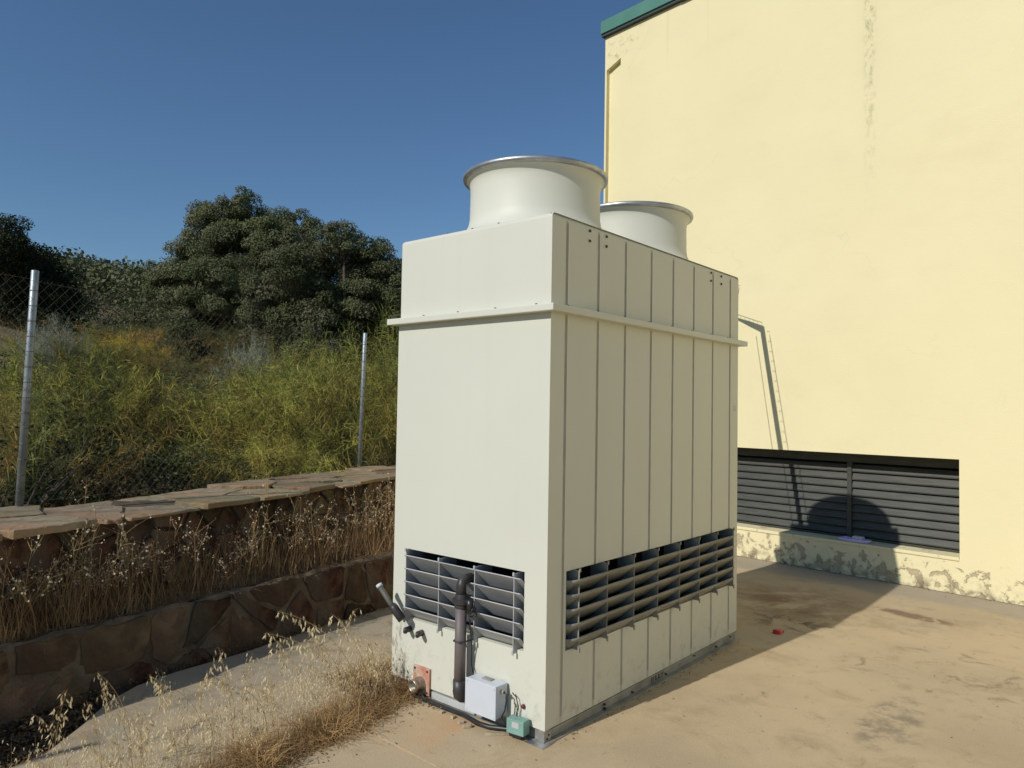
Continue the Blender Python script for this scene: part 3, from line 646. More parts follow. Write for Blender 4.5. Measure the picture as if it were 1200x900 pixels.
# ------------------------------------------------------------------ cooling tower
def tower():
    t = thing('cooling_tower', 'cream fibreglass cooling tower with two round fan stacks on a concrete pad', 'cooling tower', TN, TROT)
    w, l, z0, zf1, zf2, zt = 1.1205, 2.2195, 0.059, 2.0818, 2.1173, 2.5767
    th = 0.012
    # lower casing: front panel with opening; x = -a
    gx0, gx1, gz0, gz1 = -0.995, -0.140, 0.408, 0.797
    def panel_y(y, sgn):   # not used for the ribbed sides
        pass
    mb = MB(); xs = [-w, gx0, gx1, 0]; zs = [z0, gz0, gz1, zf1+.01]
    for i in range(3):
        for j in range(3):
            if i == 1 and j == 1: continue
            mb.add([(xs[i], 0, zs[j]), (xs[i+1], 0, zs[j]), (xs[i+1], 0, zs[j+1]), (xs[i], 0, zs[j+1])], [(0, 1, 2, 3)])
    for (a, b) in (((gx0, gz0), (gx1, gz0)), ((gx1, gz0), (gx1, gz1)), ((gx1, gz1), (gx0, gz1)), ((gx0, gz1), (gx0, gz0))):
        mb.add([(a[0], 0, a[1]), (a[0], 0.03, a[1]), (b[0], 0.03, b[1]), (b[0], 0, b[1])], [(0, 1, 2, 3)])
    mb.add([(-w, 0, z0), (0, 0, z0), (0, .02, z0-.0), (-w, .02, z0)], [(3, 2, 1, 0)])
    mb.build('front_panel', 'frp_cream', t)
    MB().add([(0, l, z0), (-w, l, z0), (-w, l, zf1+.01), (0, l, zf1+.01)], [(0, 1, 2, 3)]).build('rear_panel', 'frp_cream', t)
    MB().add([(-w, 0, z0), (-w, 0, zf1+.01), (-w, l, zf1+.01), (-w, l, z0)], [(0, 1, 2, 3)]).build('left_panel', 'frp_cream', t)
    # ribbed right side: pressed grooves
    ribs = [0.126, 0.411, 0.684, 0.972, 1.241, 1.520, 1.802, 2.080]
    def ribbed(name, za, zb, hole=None, x0=0.0, ya=0.0, yb=l, zc0=None, zc1=None):
        zc0 = za if zc0 is None else zc0; zc1 = zb if zc1 is None else zc1
        mb = MB(); cols = [(ya, 0)]
        for r in ribs: cols += [(r-.011, 0), (r-.006, -.006), (r+.005, -.006), (r+.010, 0.0015), (r+.022, 0.0)]
        cols.append((yb, 0))
        if hole:
            ys = sorted([c[0] for c in cols])
            for hb in hole[:2]:
                for i in range(len(cols)-1):
                    if cols[i][0] < hb < cols[i+1][0]:
                        tt = (hb-cols[i][0])/(cols[i+1][0]-cols[i][0]); cols.insert(i+1, (hb, cols[i][1]+(cols[i+1][1]-cols[i][1])*tt)); break
        rows = [za, zc0-.010, zc0, zc1, zc1+.010, zb]
        if hole: rows = rows[:3]+[hole[2], hole[3]]+rows[3:]
        rows = sorted(set(rows))
        def dep(i, z): return cols[i][1] if zc0-.0001 <= z <= zc1+.0001 else 0.0
        seams = {}
        for i in range(len(cols)-1):
            for j in range(len(rows)-1):
                y0, y1 = cols[i][0], cols[i+1][0]; q0, q1 = rows[j], rows[j+1]
                if hole and y0 >= hole[0]-1e-6 and y1 <= hole[1]+1e-6 and q0 >= hole[2]-1e-6 and q1 <= hole[3]+1e-6: continue
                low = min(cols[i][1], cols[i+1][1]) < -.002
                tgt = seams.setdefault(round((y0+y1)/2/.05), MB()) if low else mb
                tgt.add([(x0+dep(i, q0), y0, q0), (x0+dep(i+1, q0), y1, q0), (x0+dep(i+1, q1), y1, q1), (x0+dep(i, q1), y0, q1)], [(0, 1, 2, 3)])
        if hole:
            h0, h1, a0, a1 = hole
            for (p, q) in (((h0, a0), (h1, a0)), ((h1, a0), (h1, a1)), ((h1, a1), (h0, a1)), ((h0, a1), (h0, a0))):
                mb.add([(x0, p[0], p[1]), (x0-.03, p[0], p[1]), (x0-.03, q[0], q[1]), (x0, q[0], q[1])], [(0, 1, 2, 3)])
        pn = mb.build(name, 'frp_cream', t)
        for q in seams.values(): q.build('seam', 'seam_shade', pn)
        return pn
    ribbed('side_panel', z0, zf1+.01, (0.157, 2.104, 0.4026, 0.7966), zc0=0.10, zc1=zf1-.012)
    # rounded near corner post
    pts = []
    cr = MB()
    # dark interior
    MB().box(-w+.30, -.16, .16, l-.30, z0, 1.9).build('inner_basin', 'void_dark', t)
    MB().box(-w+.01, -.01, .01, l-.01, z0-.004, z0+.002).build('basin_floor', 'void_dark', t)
    # flange band
    e = 0.051
    def ring(mb, x0, x1, y0, y1, za, zb, wd, lip=0.0):
        for (a, b, c, d) in ((x0, x1, y0, y0+wd), (x0, x1, y1-wd, y1), (x0, x0+wd, y0+wd, y1-wd), (x1-wd, x1, y0+wd, y1-wd)): mb.box(a, b, c, d, za, zb)
    mb = MB(); mb.box(-w-e, e, -e, l+e, zf1, zf2, 0.005); fl = mb.build('flange_band', 'frp_cream', t)
    for yy in [0.10+0.268*i for i in range(8)]:
        MB().tube([(e-.022, yy, zf2-.001), (e-.022, yy, zf2+.007)], 0.006, 6).build('bolt', 'bolt_dark', fl)
    for xx in [-0.07-0.27*i for i in range(5)]:
        MB().tube([(xx, -e+.022, zf2-.001), (xx, -e+.022, zf2+.007)], 0.006, 6).build('bolt', 'bolt_dark', fl)
    # upper plenum: rounded edges, closed top
    bm = bmesh.new(); bmesh.ops.create_cube(bm, size=1)
    for v in bm.verts: v.co = Vector((-w/2+v.co.x*w, l/2+v.co.y*l, (zf2+zt)/2-.004+v.co.z*(zt-zf2+.008)))
    ed = [ed for ed in bm.edges if not (ed.verts[0].co.z < zf2+.1 and ed.verts[1].co.z < zf2+.1)]
    rf = [f for f in bm.faces if f.normal.x > 0.9]; 
    bmesh.ops.delete(bm, geom=rf, context='FACES_ONLY')
    bmesh.ops.bevel(bm, geom=[q for q in bm.edges if not q.is_boundary and not (q.verts[0].co.z < zf2+.1 and q.verts[1].co.z < zf2+.1)], offset=0.022, segments=4, affect='EDGES', profile=0.5)
    me = bpy.data.meshes.new('plenum'); bm.to_mesh(me); bm.free(); me.materials.append(MATS['frp_cream'])
    plenum = link('plenum', me, t)
    # its right side, ribbed, with a rounded rim
    ribbed('plenum_side_panel', zf2-.002, zt-.022, None, x0=0.0, zc0=zf2+.015, zc1=zt-.040, ya=0.0, yb=l)
    # far/near verticals close to the faces; top edge rounding
    mb = MB(); seg = 5; rr_ = 0.022; V = []; F = []
    for k in range(seg+1):
        a = math.pi/2*k/seg; V += [(-rr_+rr_*math.cos(a), 0.0, zt-rr_+rr_*math.sin(a)), (-rr_+rr_*math.cos(a), l, zt-rr_+rr_*math.sin(a))]
    for k in range(seg): F.append((2*k, 2*k+1, 2*k+3, 2*k+2))
    mb.add(V, F, True); mb.build('rounded_edge', 'frp_cream', t)
    for yy in (0.323, 0.482, 1.767, 1.927):
        for zz in (2.543, 2.490): MB().tube([(-.004, yy, zz), (.007, yy, zz)], 0.0075, 6).build('bolt', 'bolt_dark', plenum)
    for k in range(3): MB().tube([(-.75+k*.19, .02, zt-.001), (-.75+k*.19, .02, zt+.004)], 0.005, 6).build('bolt', 'bolt_dark', plenum)
    # fan stacks
    for cy in (0.56, 1.656):
        f = link('fan_stack', None, t, loc=(-w/2, cy, zt))
        prof = [(0.548, -0.012), (0.520, 0.003), (0.478, 0.018), (0.440, 0.040), (0.412, 0.070), (0.396, 0.105), (0.389, 0.145), (0.387, 0.295), (0.3885, 0.325), (0.393, 0.348), (0.402, 0.366), (0.412, 0.375)]
        MB().lathe(prof, 96).build('drum', 'frp_stack', f)
        rim = [(0.4118, 0.3745), (0.420, 0.3775), (0.430, 0.379), (0.4345, 0.390), (0.4335, 0.401), (0.427, 0.4065), (0.412, 0.408), (0.395, 0.402), (0.376, 0.386), (0.366, 0.35), (0.364, 0.05), (0.38, 0.0)]
        MB().lathe(rim, 96).build('rim', 'galvanised', f)
        hub = link('fan', None, f, loc=(0, 0, 0.20))
        fm = MB().tube([(0, 0, -.06), (0, 0, .06)], .07, 16)
        for k in range(6):
            a = 2*math.pi*k/6; Mx = Matrix.Rotation(a, 4, 'Z') @ Matrix.Rotation(R(22), 4, 'X')
            fm.box(.06, .35, -.05, .05, -.003, .003, M=Mx)
        hub.data if False else None
        bpy.data.objects.remove(hub)
        fo = fm.build('fan_rotor', 'galvanised_dull', f); fo.location = (0, 0, .20)
        MB().lathe([(0.0, 0.06), (0.372, 0.06)], 48).build('fan_deck', 'void_dark', f)
    # base frame: C channels with feet and bolts
    mb = MB()
    mb.box(-.014, -.010, .004, l-.004, .0065, z0-.002); mb.box(-.045, .022, .006, l+.02, .0, .006)
    mb.box(-.0102, .004, .004, l-.004, z0-.010, z0-.0025)
    for yy in (0.0,): mb.box(-.052, .026, -.022, .05, .0, .0045)
    b1 = mb.build('base_frame', 'galvanised_dull', t)
    mb = MB(); mb.box(-w+.01, -.046, .012, .018, .0005, z0-.002); mb.box(-w, -.05, -.010, .011, 0.0, .005)
    mb.build('base_frame', 'galvanised_dull', t)
    mb = MB(); mb.box(-w+.010, -w+.014, .02, l-.004, .0, z0-.002); mb.box(-w+.02, -.02, l-.014, l-.01, .0, z0-.002); mb.build('base_frame', 'galvanised_dull', t)
    ft = MB(); ft.box(-.034, .001, -.006, -.001, .005, z0+.001); ft.box(-.004, .001, -.0009, .045, .0065, z0+.001); ft.box(-.085, .030, -.052, .030, .0005, .004)
    ft.build('foot_bracket', 'galvanised', t)
    for yy, zz in ((0.03, .035), (0.018, .018), (0.526, .034), (0.53, .012), (0.815, .018), (1.20, .02), (1.572, .040), (1.9, .02), (2.12, .040)):
        MB().tube([(-.011, yy, zz), (.003, yy, zz)], 0.0065, 6).build('bolt', 'bolt_dark', b1)
    # worn black stencil marks on the base channel
    st = MB()
    for (yy, hh, zz, ww) in ((1.035, .032, .022, .006), (1.052, .030, .024, .007), (1.083, .026, .026, .010), (1.118, .030, .024, .012), (1.150, .022, .030, .008), (1.166, .028, .026, .006), (1.180, .018, .034, .006)):
        st.box(-.0098, -.0092, yy, yy+ww, zz-hh/2+.003, zz+hh/2)
    st.box(-.0098, -.0092, 1.083, 1.175, .012, .016)
    st.build('stencil_marks', 'stencil_ink', t)
    # tiny white sticker lettering
    def text(s, size, loc, rot, m, name, parent, ext=0.0004):
        cu = bpy.data.curves.new(name, 'FONT'); cu.body = s; cu.size = size; cu.extrude = ext; cu.align_x = 'CENTER'; cu.align_y = 'CENTER'
        ob = bpy.data.objects.new(name, cu); C.objects.link(ob)
        dg = bpy.context.evaluated_depsgraph_get(); dg.update(); me = bpy.data.meshes.new_from_object(ob.evaluated_get(dg)); bpy.data.objects.remove(ob)
        me.materials.clear(); me.materials.append(MATS[m]); o = link(name, me, parent); o.location = loc; o.rotation_euler = rot; return o
    text('SZ', 0.055, (.0006, 2.168, 1.632), (R(90), 0, R(90)), 'label_grey', 'number_sticker', t)
    # front intake louvers
    def front_grille():
        g = link('intake_louver', None, t)
        zs_ = [0.766, 0.693, 0.621, 0.548, 0.474]
        for z in zs_:
            x0, x1 = -.998, -.142
            prof = [(-.030, z+.002), (-.032, z-.002), (-.026, z-.006), (.012, z-.040), (.075, z-.098), (.115, z-.120), (.115, z-.116), (.078, z-.092), (.014, z-.034), (-.022, z)]
            n = len(prof)
            V = [(x0, y, q) for y, q in prof]+[(x1, y, q) for y, q in prof]
            F = [(i, (i+1) % n, n+(i+1) % n, n+i) for i in range(n)]+[tuple(range(n)), tuple(range(2*n-1, n-1, -1))]
            link('blade', recalc(MB().add(V, F).mesh('blade', 'louver_grey')), g)
        for x, za, zb in ((-.984, .392, .806), (-.716, .386, .790), (-.451, .382, .786), (-.184, .386, .792)):
            mb = MB(); mb.box(x-.0022, x+.0022, -.029, .105, za+.006, zb-.006); mb.box(x-.005, x+.005, -.0355, -.0295, za, za+.022); mb.box(x-.005, x+.005, -.0355, -.0295, zb-.018, zb)
            mb.build('fin', 'louver_grey', g)
        return g
    front_grille()
    def side_grille():
        g = link('intake_louver', None, t)
        zs_ = [0.754, 0.683, 0.611, 0.538, 0.464]
        for z in zs_:
            # rounded bullnose blade, its near end curving back into the casing
            sec = [(.033, -.002), (.037, -.006), (.036, -.014), (.028, -.024), (.012, -.038), (-.026, -.076), (-.075, -.122), (-.078, -.118), (-.030, -.070), (.006, -.034), (.018, -.022), (.024, -.012), (.027, -.003)]
            n = len(sec); ys = [(0.158, -.036), (0.170, -.020), (0.186, -.008), (0.205, -.001), (0.230, 0.0), (2.09, 0.0), (2.102, -.006)]
            V = []; F = []
            for (y, off) in ys:
                for (x, dz) in sec: V.append((max(x+off, -.09), y, z+dz))
            for i in range(len(ys)-1):
                for k in range(n): F.append((i*n+k, i*n+(k+1) % n, (i+1)*n+(k+1) % n, (i+1)*n+k))
            F += [tuple(range(n)), tuple(range(len(ys)*n-1, (len(ys)-1)*n-1, -1))]
            me = recalc(MB().add(V, F, True).mesh('blade', 'louver_shaded')); link('blade', me, g)
        for y in (0.226, 0.484, 0.757, 1.025, 1.295, 1.560, 1.822, 2.086):
            mb = MB(); mb.box(-.075, .0335, y-.0022, y+.0022, .398, .796)
            mb.box(.034, .0395, y-.005, y+.005, .386, .412); mb.box(.034, .0395, y-.005, y+.005, .788, .806)
            mb.build('fin', 'louver_shaded', g)
    side_grille()
    # make-up water pipe in front of the louver
    px, py, r = -.505, -.070, .0295
    p = MB().tube([(px, py, .150), (px, py, .575)], r, 20).build('water_pipe', 'pvc_grey', t)
    MB().tube([(px, py, .200), (px, py, .150), (px, py, .146), (px, py+.004, .128), (px, py+.02, .115), (px, py+.045, .110), (px, py+.064, .110)], [.0345, .0345, .036, .037, .037, .036, .036], 20).build('elbow', 'pvc_dark', p)
    MB().tube([(px, py, .572), (px, py, .590), (px, py, .592), (px, py, .615), (px, py, .617), (px, py, .64)], [.036, .036, .046, .046, .034, .030], 18, smooth=False).build('union_nut', 'pvc_dark', p)
    MB().tube([(px, py, .63), (px, py, .685), (px, py+.006, .702), (px, py+.025, .710), (px, py+.10, .712)], [.026, .026, .027, .026, .024], 16).build('elbow', 'pvc_dark', p)
    MB().tube([(px-.034, py+.068, .400), (px-.034, py, .400), (px-.02, py-.03, .400), (px+.02, py-.03, .400), (px+.034, py, .400), (px+.034, py+.068, .400)], .0045, 6).build('pipe_clip', 'pvc_dark', p)
    mb = MB()
    for k in range(3):
        c = Vector((px+.060+.004*k, py-.002+.006*k, .585-.018*k)); rr = .030-.003*k
        mb.tube([c+Vector((math.cos(a)*rr, .01*math.sin(a*2+k), math.sin(a)*rr)) for a in [2*math.pi*i/16 for i in range(17)]], .0035, 6)
    mb.tube([(px+.062, py+.0, .62), (px+.064, py+.005, .56)], .020, 10)
    mb.build('coiled_cable', 'hose_black', p)
    mb = MB(); mb.tube([(px+.062, py, .56), (px+.055, py+.01, .50), (px+.05, py+.03, .40), (px+.04, py+.045, .33), (px+.034, py+.05, .27), (px+.05, py+.05, .232)], .0038, 6)
    mb.build('cable', 'hose_black', p)
    # flange plate and outlet
    pl = MB().box(-.920, -.790, -.014, -.001, .022, .168, .003).build('gasket_plate', 'gasket_red', t)
    for (x, z) in ((-.905, .153), (-.806, .153), (-.806, .037)): MB().tube([(x, -.013, z), (x, -.019, z)], .006, 6).build('bolt', 'bolt_dark', pl)
    c = (-.855, .0, .078)
    MB().lathe([(0.0, 0.004), (.021, .004), (.022, .068), (.034, .070), (.036, .066), (.036, .050), (.031, .046), (.031, .026), (.038, .022), (.038, .003)], 28).build('outlet_nozzle', 'worn_brass', pl)
    o = [q for q in bpy.data.objects if q.name.startswith('outlet_nozzle')][0]; o.rotation_euler = (R(90), 0, 0); o.location = (c[0], -.012, c[2])
    # junction box
    jb = MB().box(-.430, -.229, -.098, -.012, .078, .238, .006).build('junction_box', 'box_plastic', t)
    MB().box(-.433, -.226, -.104, -.0985, .075, .241, .0025).build('lid', 'box_plastic', jb)
    for x in (-.421, -.238):
        for z in (.089, .227): MB().tube([(x, -.103, z), (x, -.1065, z)], .006, 8).build('screw', 'box_plastic', jb)
    MB().tube([(-.228, -.055, .205), (-.214, -.055, .205)], .010, 10).build('cable_gland', 'seed_white', jb)
    MB().box(-.36, -.30, -.06, -.03, .2382, .2440, .002).build('clip', 'galvanised_dull', jb)
    MB().tube([(-.214, -.055, .205), (-.200, -.056, .200), (-.194, -.060, .17), (-.200, -.064, .12), (-.222, -.062, .085), (-.215, -.06, .06), (-.19, -.06, .052)], .0042, 7).build('cable', 'hose_black', jb)
    MB().tube([(-.19, -.02, .20), (-.165, -.02, .185), (-.150, -.02, .14), (-.158, -.03, .09), (-.17, -.04, .06)], .0028, 6).build('cable', 'hose_black', jb)
    MB().tube([(-.185, -.012, .15), (-.165, -.012, .13), (-.160, -.014, .10), (-.172, -.02, .07)], .0022, 6).build('cable', 'hose_black', jb)
    MB().tube([(-.131, .0, .144), (-.131, -.010, .144), (-.131, -.014, .143)], [.011, .011, .006], 10).build('warning_knob', 'rust_red', t)
    # stub pipe at the left edge
    sp_ = MB().tube([(-.965, -.075, .430), (-1.035, -.10, .510), (-1.10, -.12, .590)], .0155, 14).build('stub_pipe', 'pvc_olive', t)
    MB().tube([(-.955, -.072, .418), (-1.005, -.089, .475), (-1.020, -.094, .492)], [.024, .026, .022], 14).build('coupling', 'pvc_dark', sp_)
    MB().tube([(-1.095, -.119, .584), (-1.106, -.1215, .598)], .018, 14).build('cap', 'box_plastic', sp_)
    for (x, z) in ((-.955, .352), (-.855, .350)):
        MB().tube([(x-.012, -.0, z), (x, -.045, z+.004), (x+.012, -.06, z-.002)], [.017, .016, .012], 10).build('drain_plug', 'pvc_dark', t)
    MB().box(-.780, -.46, -.004, -.001, .012, .050, 0).build('skirt_strip', 'label_grey', t)
    return t
tower()

# loose hose and switch lying at the foot of the tower
def TL(x, y, z=0): return TN + Matrix.Rotation(TROT, 3, 'Z') @ Vector((x, y, z))
MB().tube([TL(*q) for q in [(-1.20, .04, .03), (-1.08, -.01, .018), (-.976, -.030, .014), (-.88, -.036, .014), (-.78, -.042, .014), (-.647, -.046, .014), (-.503, -.044, .014), (-.44, -.055, .014), (-.376, -.070, .014), (-.301, -.062, .014), (-.22, -.030, .018), (-.15, -.010, .03)]], .0125, 10).build('black_hose', 'hose_black', label='black rubber hose lying on the concrete along the foot of the cream tower', cat='hose')
def switch():
    t = thing('teal_switch_box', 'small teal plastic box hanging at the foot of the tower corner', 'switch box', TL(-.130, -.045, .030), TROT+R(6))
    MB().box(-.050, .050, -.028, .028, 0, .070, .004).build('case', 'teal_plastic', t)
    MB().box(-.018, .022, -.0290, -.0282, .032, .060).build('sticker', 'label_grey', t)
    MB().tube([(-.02, .01, .068), (-.025, .02, .10), (-.015, .035, .125)], .0015, 5).build('wire', 'seed_white', t)
    MB().box(-.04, .03, -.02, .02, -.018, -.001, .003).build('foot', 'hose_black', t)
switch()
def rubble(name, ps, m, label, cat, group):
    pass
for i, (x, y, sx, sy, a) in enumerate([(-.46, -.10, .020, .012, .3), (-.40, -.12, .026, .014, .1), (-.235, -.075, .060, .018, .05), (-.53, -.085, .013, .010, .9), (-.62, -.08, .012, .009, .5)]):
    rr = random.Random(i+50); p = rough_poly([(-sx, -sy), (sx, -sy*.8), (sx*.9, sy), (-sx*.8, sy*.9)], rr, .2, .003)
    me, c0 = stone_mesh('mortar_crumb', p, Vector((0, 0, 0)), Vector((1, 0, 0)), Vector((0, 1, 0)), Vector((0, 0, 1)), 0, .009+rr.uniform(0, .006), rr, 'concrete_gutter', 0.1, .003)
    lab = ['broken mortar crumb on the concrete below the grey box', 'ochre mortar crumb lying between hose and grey box', 'long flat mortar fragment beside the teal box', 'tiny mortar crumb left of the grey box', 'leftmost mortar crumb beside the black hose'][i]
    link('mortar_crumb', me, loc=TL(x, y, .001), rotz=a, label=lab, cat='rubble', group='mortar crumbs at the foot of the tower')
# red cap on the pad
def cap():
    t = thing('red_cap', 'small red plastic cap lying on the stained concrete in the tower shadow', 'cap', (1.969, 5.433, 0.0), 0.5)
    MB().lathe([(0.0, 0.026), (.026, .026), (.030, .022), (.034, .002), (.036, .0005)], 20).build('shell', 'red_plastic', t)
    MB().box(.02, .055, -.012, .012, .001, .012, .003).build('tab', 'red_plastic', t)
cap()

# unseen leaning pipe and cable ladder, added behind the tower to shadow the hall
def shadow_mast():
    t = thing('shadow_casting_mast', 'unseen leaning mast with a cable ladder, added behind the cream tower to cast a shadow on the hall', 'shadow caster')
    sx, sy, sz = -0.7349, -0.6782, math.tan(SUN_EL)
    def Q(s, z, d): p = BW+Vector((-0.674828, 0.737975, 0))*s; return Vector((p.x+sx*d, p.y+sy*d, z+sz*d))
    top = Q(4.137, 2.56, .60); b = Q(3.915, 1.233, 1.22)
    dirn = (b-top); k = (0.0-top.z)/dirn.z; foot = top+dirn*k
    arm = Q(4.45, 2.68, .50)
    MB().tube([foot, b, top], .027, 12).build('pole', 'galvanised_dull', t)
    MB().tube([top+dirn.normalized()*.02, (top+arm)/2+Vector((0, 0, -.01)), arm], [.032, .024, .010], 10).build('arm', 'galvanised_dull', t)
    side = Vector((-0.674828, 0.737975, 0))
    m = MB()
    for off in (-.095, .085):
        m.tube([foot-side*off, b-side*off, b.lerp(top, .93)-side*off*0.9], .0035, 5)
    n = 40
    for i in range(n):
        p = foot.lerp(top, (i+.5)/n); m.tube([p-side*.085, p-side*.045], .0025, 4)
    m.tube([top+Vector((0, 0, .05)), arm+Vector((0, 0, .05))], .003, 4)
    for i in range(7):
        p = top.lerp(arm, i/6); m.tube([p, p+Vector((0, 0, .05))], .002, 4)
    m.build('wire_rungs', 'galvanised_dull', t)
    MB().box(-.08, .08, -.08, .08, 0.0, .012).build('base_plate', 'galvanised_dull', t, loc=(foot.x, foot.y, 0.0))
shadow_mast()

# ------------------------------------------------------------------ foliage
def rand_dirs(n, rs, zmin=-1.0):
    d = rs.normal(size=(int(n*3)+20, 3)); d /= np.linalg.norm(d, axis=1)[:, None]; d = d[d[:, 2] >= zmin]
    while len(d) < n: d = np.vstack([d, d])
    return d[:n]
def leaf_quads(P, out, size, rs, asp=0.55):
    """one small folded-diamond leaf per point: P centres, out = rough outward direction"""
    n = len(P); nrm = out + rs.normal(size=(n, 3))*0.75; nrm /= np.linalg.norm(nrm, axis=1)[:, None]
    a = np.cross(nrm, rs.normal(size=(n, 3))); a /= np.linalg.norm(a, axis=1)[:, None]; b = np.cross(nrm, a)
    s = size*(0.6+0.8*rs.rand(n))[:, None]
    V = np.stack([P-a*s*.5, P+b*s*asp*.5+nrm*s*.06, P+a*s*.5, P-b*s*asp*.5+nrm*s*.06], 1).reshape(-1, 3)
    F = np.arange(4*n).reshape(-1, 4); return V, F
def crown(name, blobs, dens, size, m, seed, parent=None, sub=0.30, kind=None, squash=0.9):
    rs = np.random.RandomState(seed); PP = []; OO = []
    for (c, r) in blobs:
        c = np.array(c); k = max(6, int(26*(r/1.0)**2)) if r > 0.5 else 9
        dd = rand_dirs(k, rs, -0.75)
        for d in dd:
            rr = r*(0.62+0.42*rs.rand()); cc = c+d*rr*np.array([1, 1, squash]); sr = sub*min(1.3, max(0.45, r))*(0.7+0.7*rs.rand())
            nl = int(dens*(sr/0.3)**2*(0.7+0.6*rs.rand()))
            if nl < 4: nl = 4
            q = rand_dirs(nl, rs, -0.6); rad = sr*(0.55+0.5*rs.rand(nl))[:, None]
            PP.append(cc+q*rad*np.array([1, 1, .8])); OO.append(q*0.7+d*0.5+np.array([0, 0, .25]))
        nl = int(dens*10*r*r); q = rand_dirs(nl, rs, -1); PP.append(c+q*(r*0.62*rs.rand(nl)**.4)[:, None]); OO.append(q)
    P = np.vstack(PP); O = np.vstack(OO)
    V, F = leaf_quads(P, O, size, rs); me = npmesh(name, V, F, m); return link(name, me, parent, kind=kind)
def ribbons(P0, D, L, W, curl, rs, nseg=3, droop=None):
    """curved tapering ribbons; droop = direction the tip bends to"""
    n = len(P0); D = D/np.linalg.norm(D, axis=1)[:, None]
    if droop is None: droop = np.tile(np.array([[0, 0, -1.0]]), (n, 1))
    side = np.cross(D, rs.normal(size=(n, 3))); side /= np.linalg.norm(side, axis=1)[:, None]+1e-9
    V = np.zeros((n, nseg+1, 2, 3)); W = np.broadcast_to(W, (n,)); L = np.broadcast_to(L, (n,)); curl = np.broadcast_to(curl, (n,))
    for k in range(nseg+1):
        t = k/nseg; c = P0 + D*(L*t)[:, None] + droop*(curl*L*t*t)[:, None]; w = (W*(1-0.8*t))[:, None]*0.5
        V[:, k, 0] = c-side*w; V[:, k, 1] = c+side*w
    base = (np.arange(n)*(nseg+1)*2)[:, None]
    F = np.concatenate([base+np.array([[2*k, 2*k+1, 2*k+3, 2*k+2]]) for k in range(nseg)], 1).reshape(-1, 4)
    return V.reshape(-1, 3), F
def join(parts):
    Vs = []; Fs = []; o = 0
    for V, F in parts: Vs.append(V); Fs.append(F+o); o += len(V)
    return np.vstack(Vs), np.vstack(Fs)

def tree(name, label, cat, x, y, blobs, m, dens=430, size=0.066, seed=1, group=None, trunk_r=0.16):
    gz = terrain_z(x, y)-0.1; t = thing(name, label, cat, (x, y, gz), 0, group)
    bl = [((bx-x, by-y, bz-gz), r) for bx, by, bz, r in bl_fix(blobs, y, seed)]
    crown('crown', bl, dens, size, m, seed, t)
    rr = random.Random(seed); mb = MB()
    top = max(b[0][2] for b in bl)*0.55
    fork = Vector((rr.uniform(-.1, .1), 0, top*0.45))
    mb.tube([(0, 0, 0), (0.04, 0.02, top*0.2), fork], [trunk_r*1.2, trunk_r, trunk_r*.85], 10).build('trunk', 'bark', t)
    mb = MB()
    for (c, r) in bl:
        c = Vector(c); mid = fork.lerp(c, .5)+Vector((rr.uniform(-.2, .2), rr.uniform(-.2, .2), rr.uniform(-.1, .15)))
        mb.tube([fork, mid, c], [trunk_r*.55, trunk_r*.32, trunk_r*.12], 7)
        for k in range(5):
            e = c+Vector((rr.uniform(-1, 1), rr.uniform(-1, 1), rr.uniform(-.5, .9)))*r*.8; mb.tube([mid.lerp(c, .6), e], [trunk_r*.15, .01], 4)
    mb.build('limbs', 'bark', t)
    return t
def bl_fix(blobs, y, seed):
    rr = random.Random(seed*3+1); return [(b[0], y+rr.uniform(-.6, .6)*b[2]*1.3, b[1], b[2]) for b in blobs]
tree('holm_oak', 'tallest dark green holm oak with a rounded lobe at its top', 'tree', -10.1, 26,
     [(-9.71, 8.55, .72), (-10.56, 7.7, 1.27), (-9.05, 7.33, 1.39), (-11.4, 6.48, 1.15), (-11.91, 5.47, 1.03), (-10.19, 5.5, 1.57), (-7.99, 7.35, 1.15), (-10.86, 4.19, 1.15), (-8.51, 5.68, 1.45), (-12.3, 5.9, .7)], 'leaf_oak', seed=4, trunk_r=.22)
tree('holm_oak', 'broad round holm oak standing right of the tallest one, beside the tower', 'tree', -5.0, 21,
     [(-4.87, 6.27, .83), (-5.65, 5.94, .97), (-4.09, 5.79, .88), (-6.21, 5.03, 1.12), (-4.87, 4.69, 1.41), (-3.7, 4.83, 1.02), (-5.6, 3.58, 1.17), (-4.14, 3.48, 1.22), (-7.02, 4.11, .73), (-7.55, 3.42, .58), (-2.9, 4.3, .9)], 'leaf_oak', seed=8, size=.060, trunk_r=.2)
tree('holm_oak', 'nearly black holm oak cut off by the left edge of the view', 'tree', -12.5, 18,
     [(-12.95, 5.35, .84), (-12.11, 5.16, .84), (-11.59, 4.43, .67), (-12.53, 4.11, 1.25), (-11.28, 3.6, .63), (-12.11, 3.07, .94), (-13.57, 4.51, 1.04), (-10.86, 3.19, .46), (-14.6, 4.6, 1.2), (-11.5, 2.8, .8)], 'leaf_dark', seed=12, size=.060, trunk_r=.2)
tree('holm_oak', 'small piece of oak crown showing just left of the tower, behind the broad oak', 'tree', -4.6, 30,
     [(-4.52, 6.9, 1.0), (-5.57, 6.73, 1.04), (-3.48, 6.2, 1.39), (-4.3, 5.2, 1.2)], 'leaf_oak', dens=80, seed=15)
tree('young_oak', 'small dark young oak alone on the pale dry patch', 'tree', -7.4, 17,
     [(-7.45, 3.02, .33), (-7.34, 2.6, .42), (-7.55, 3.25, .22), (-7.2, 2.85, .25)], 'leaf_dark', dens=70, size=.06, seed=18, trunk_r=.05)

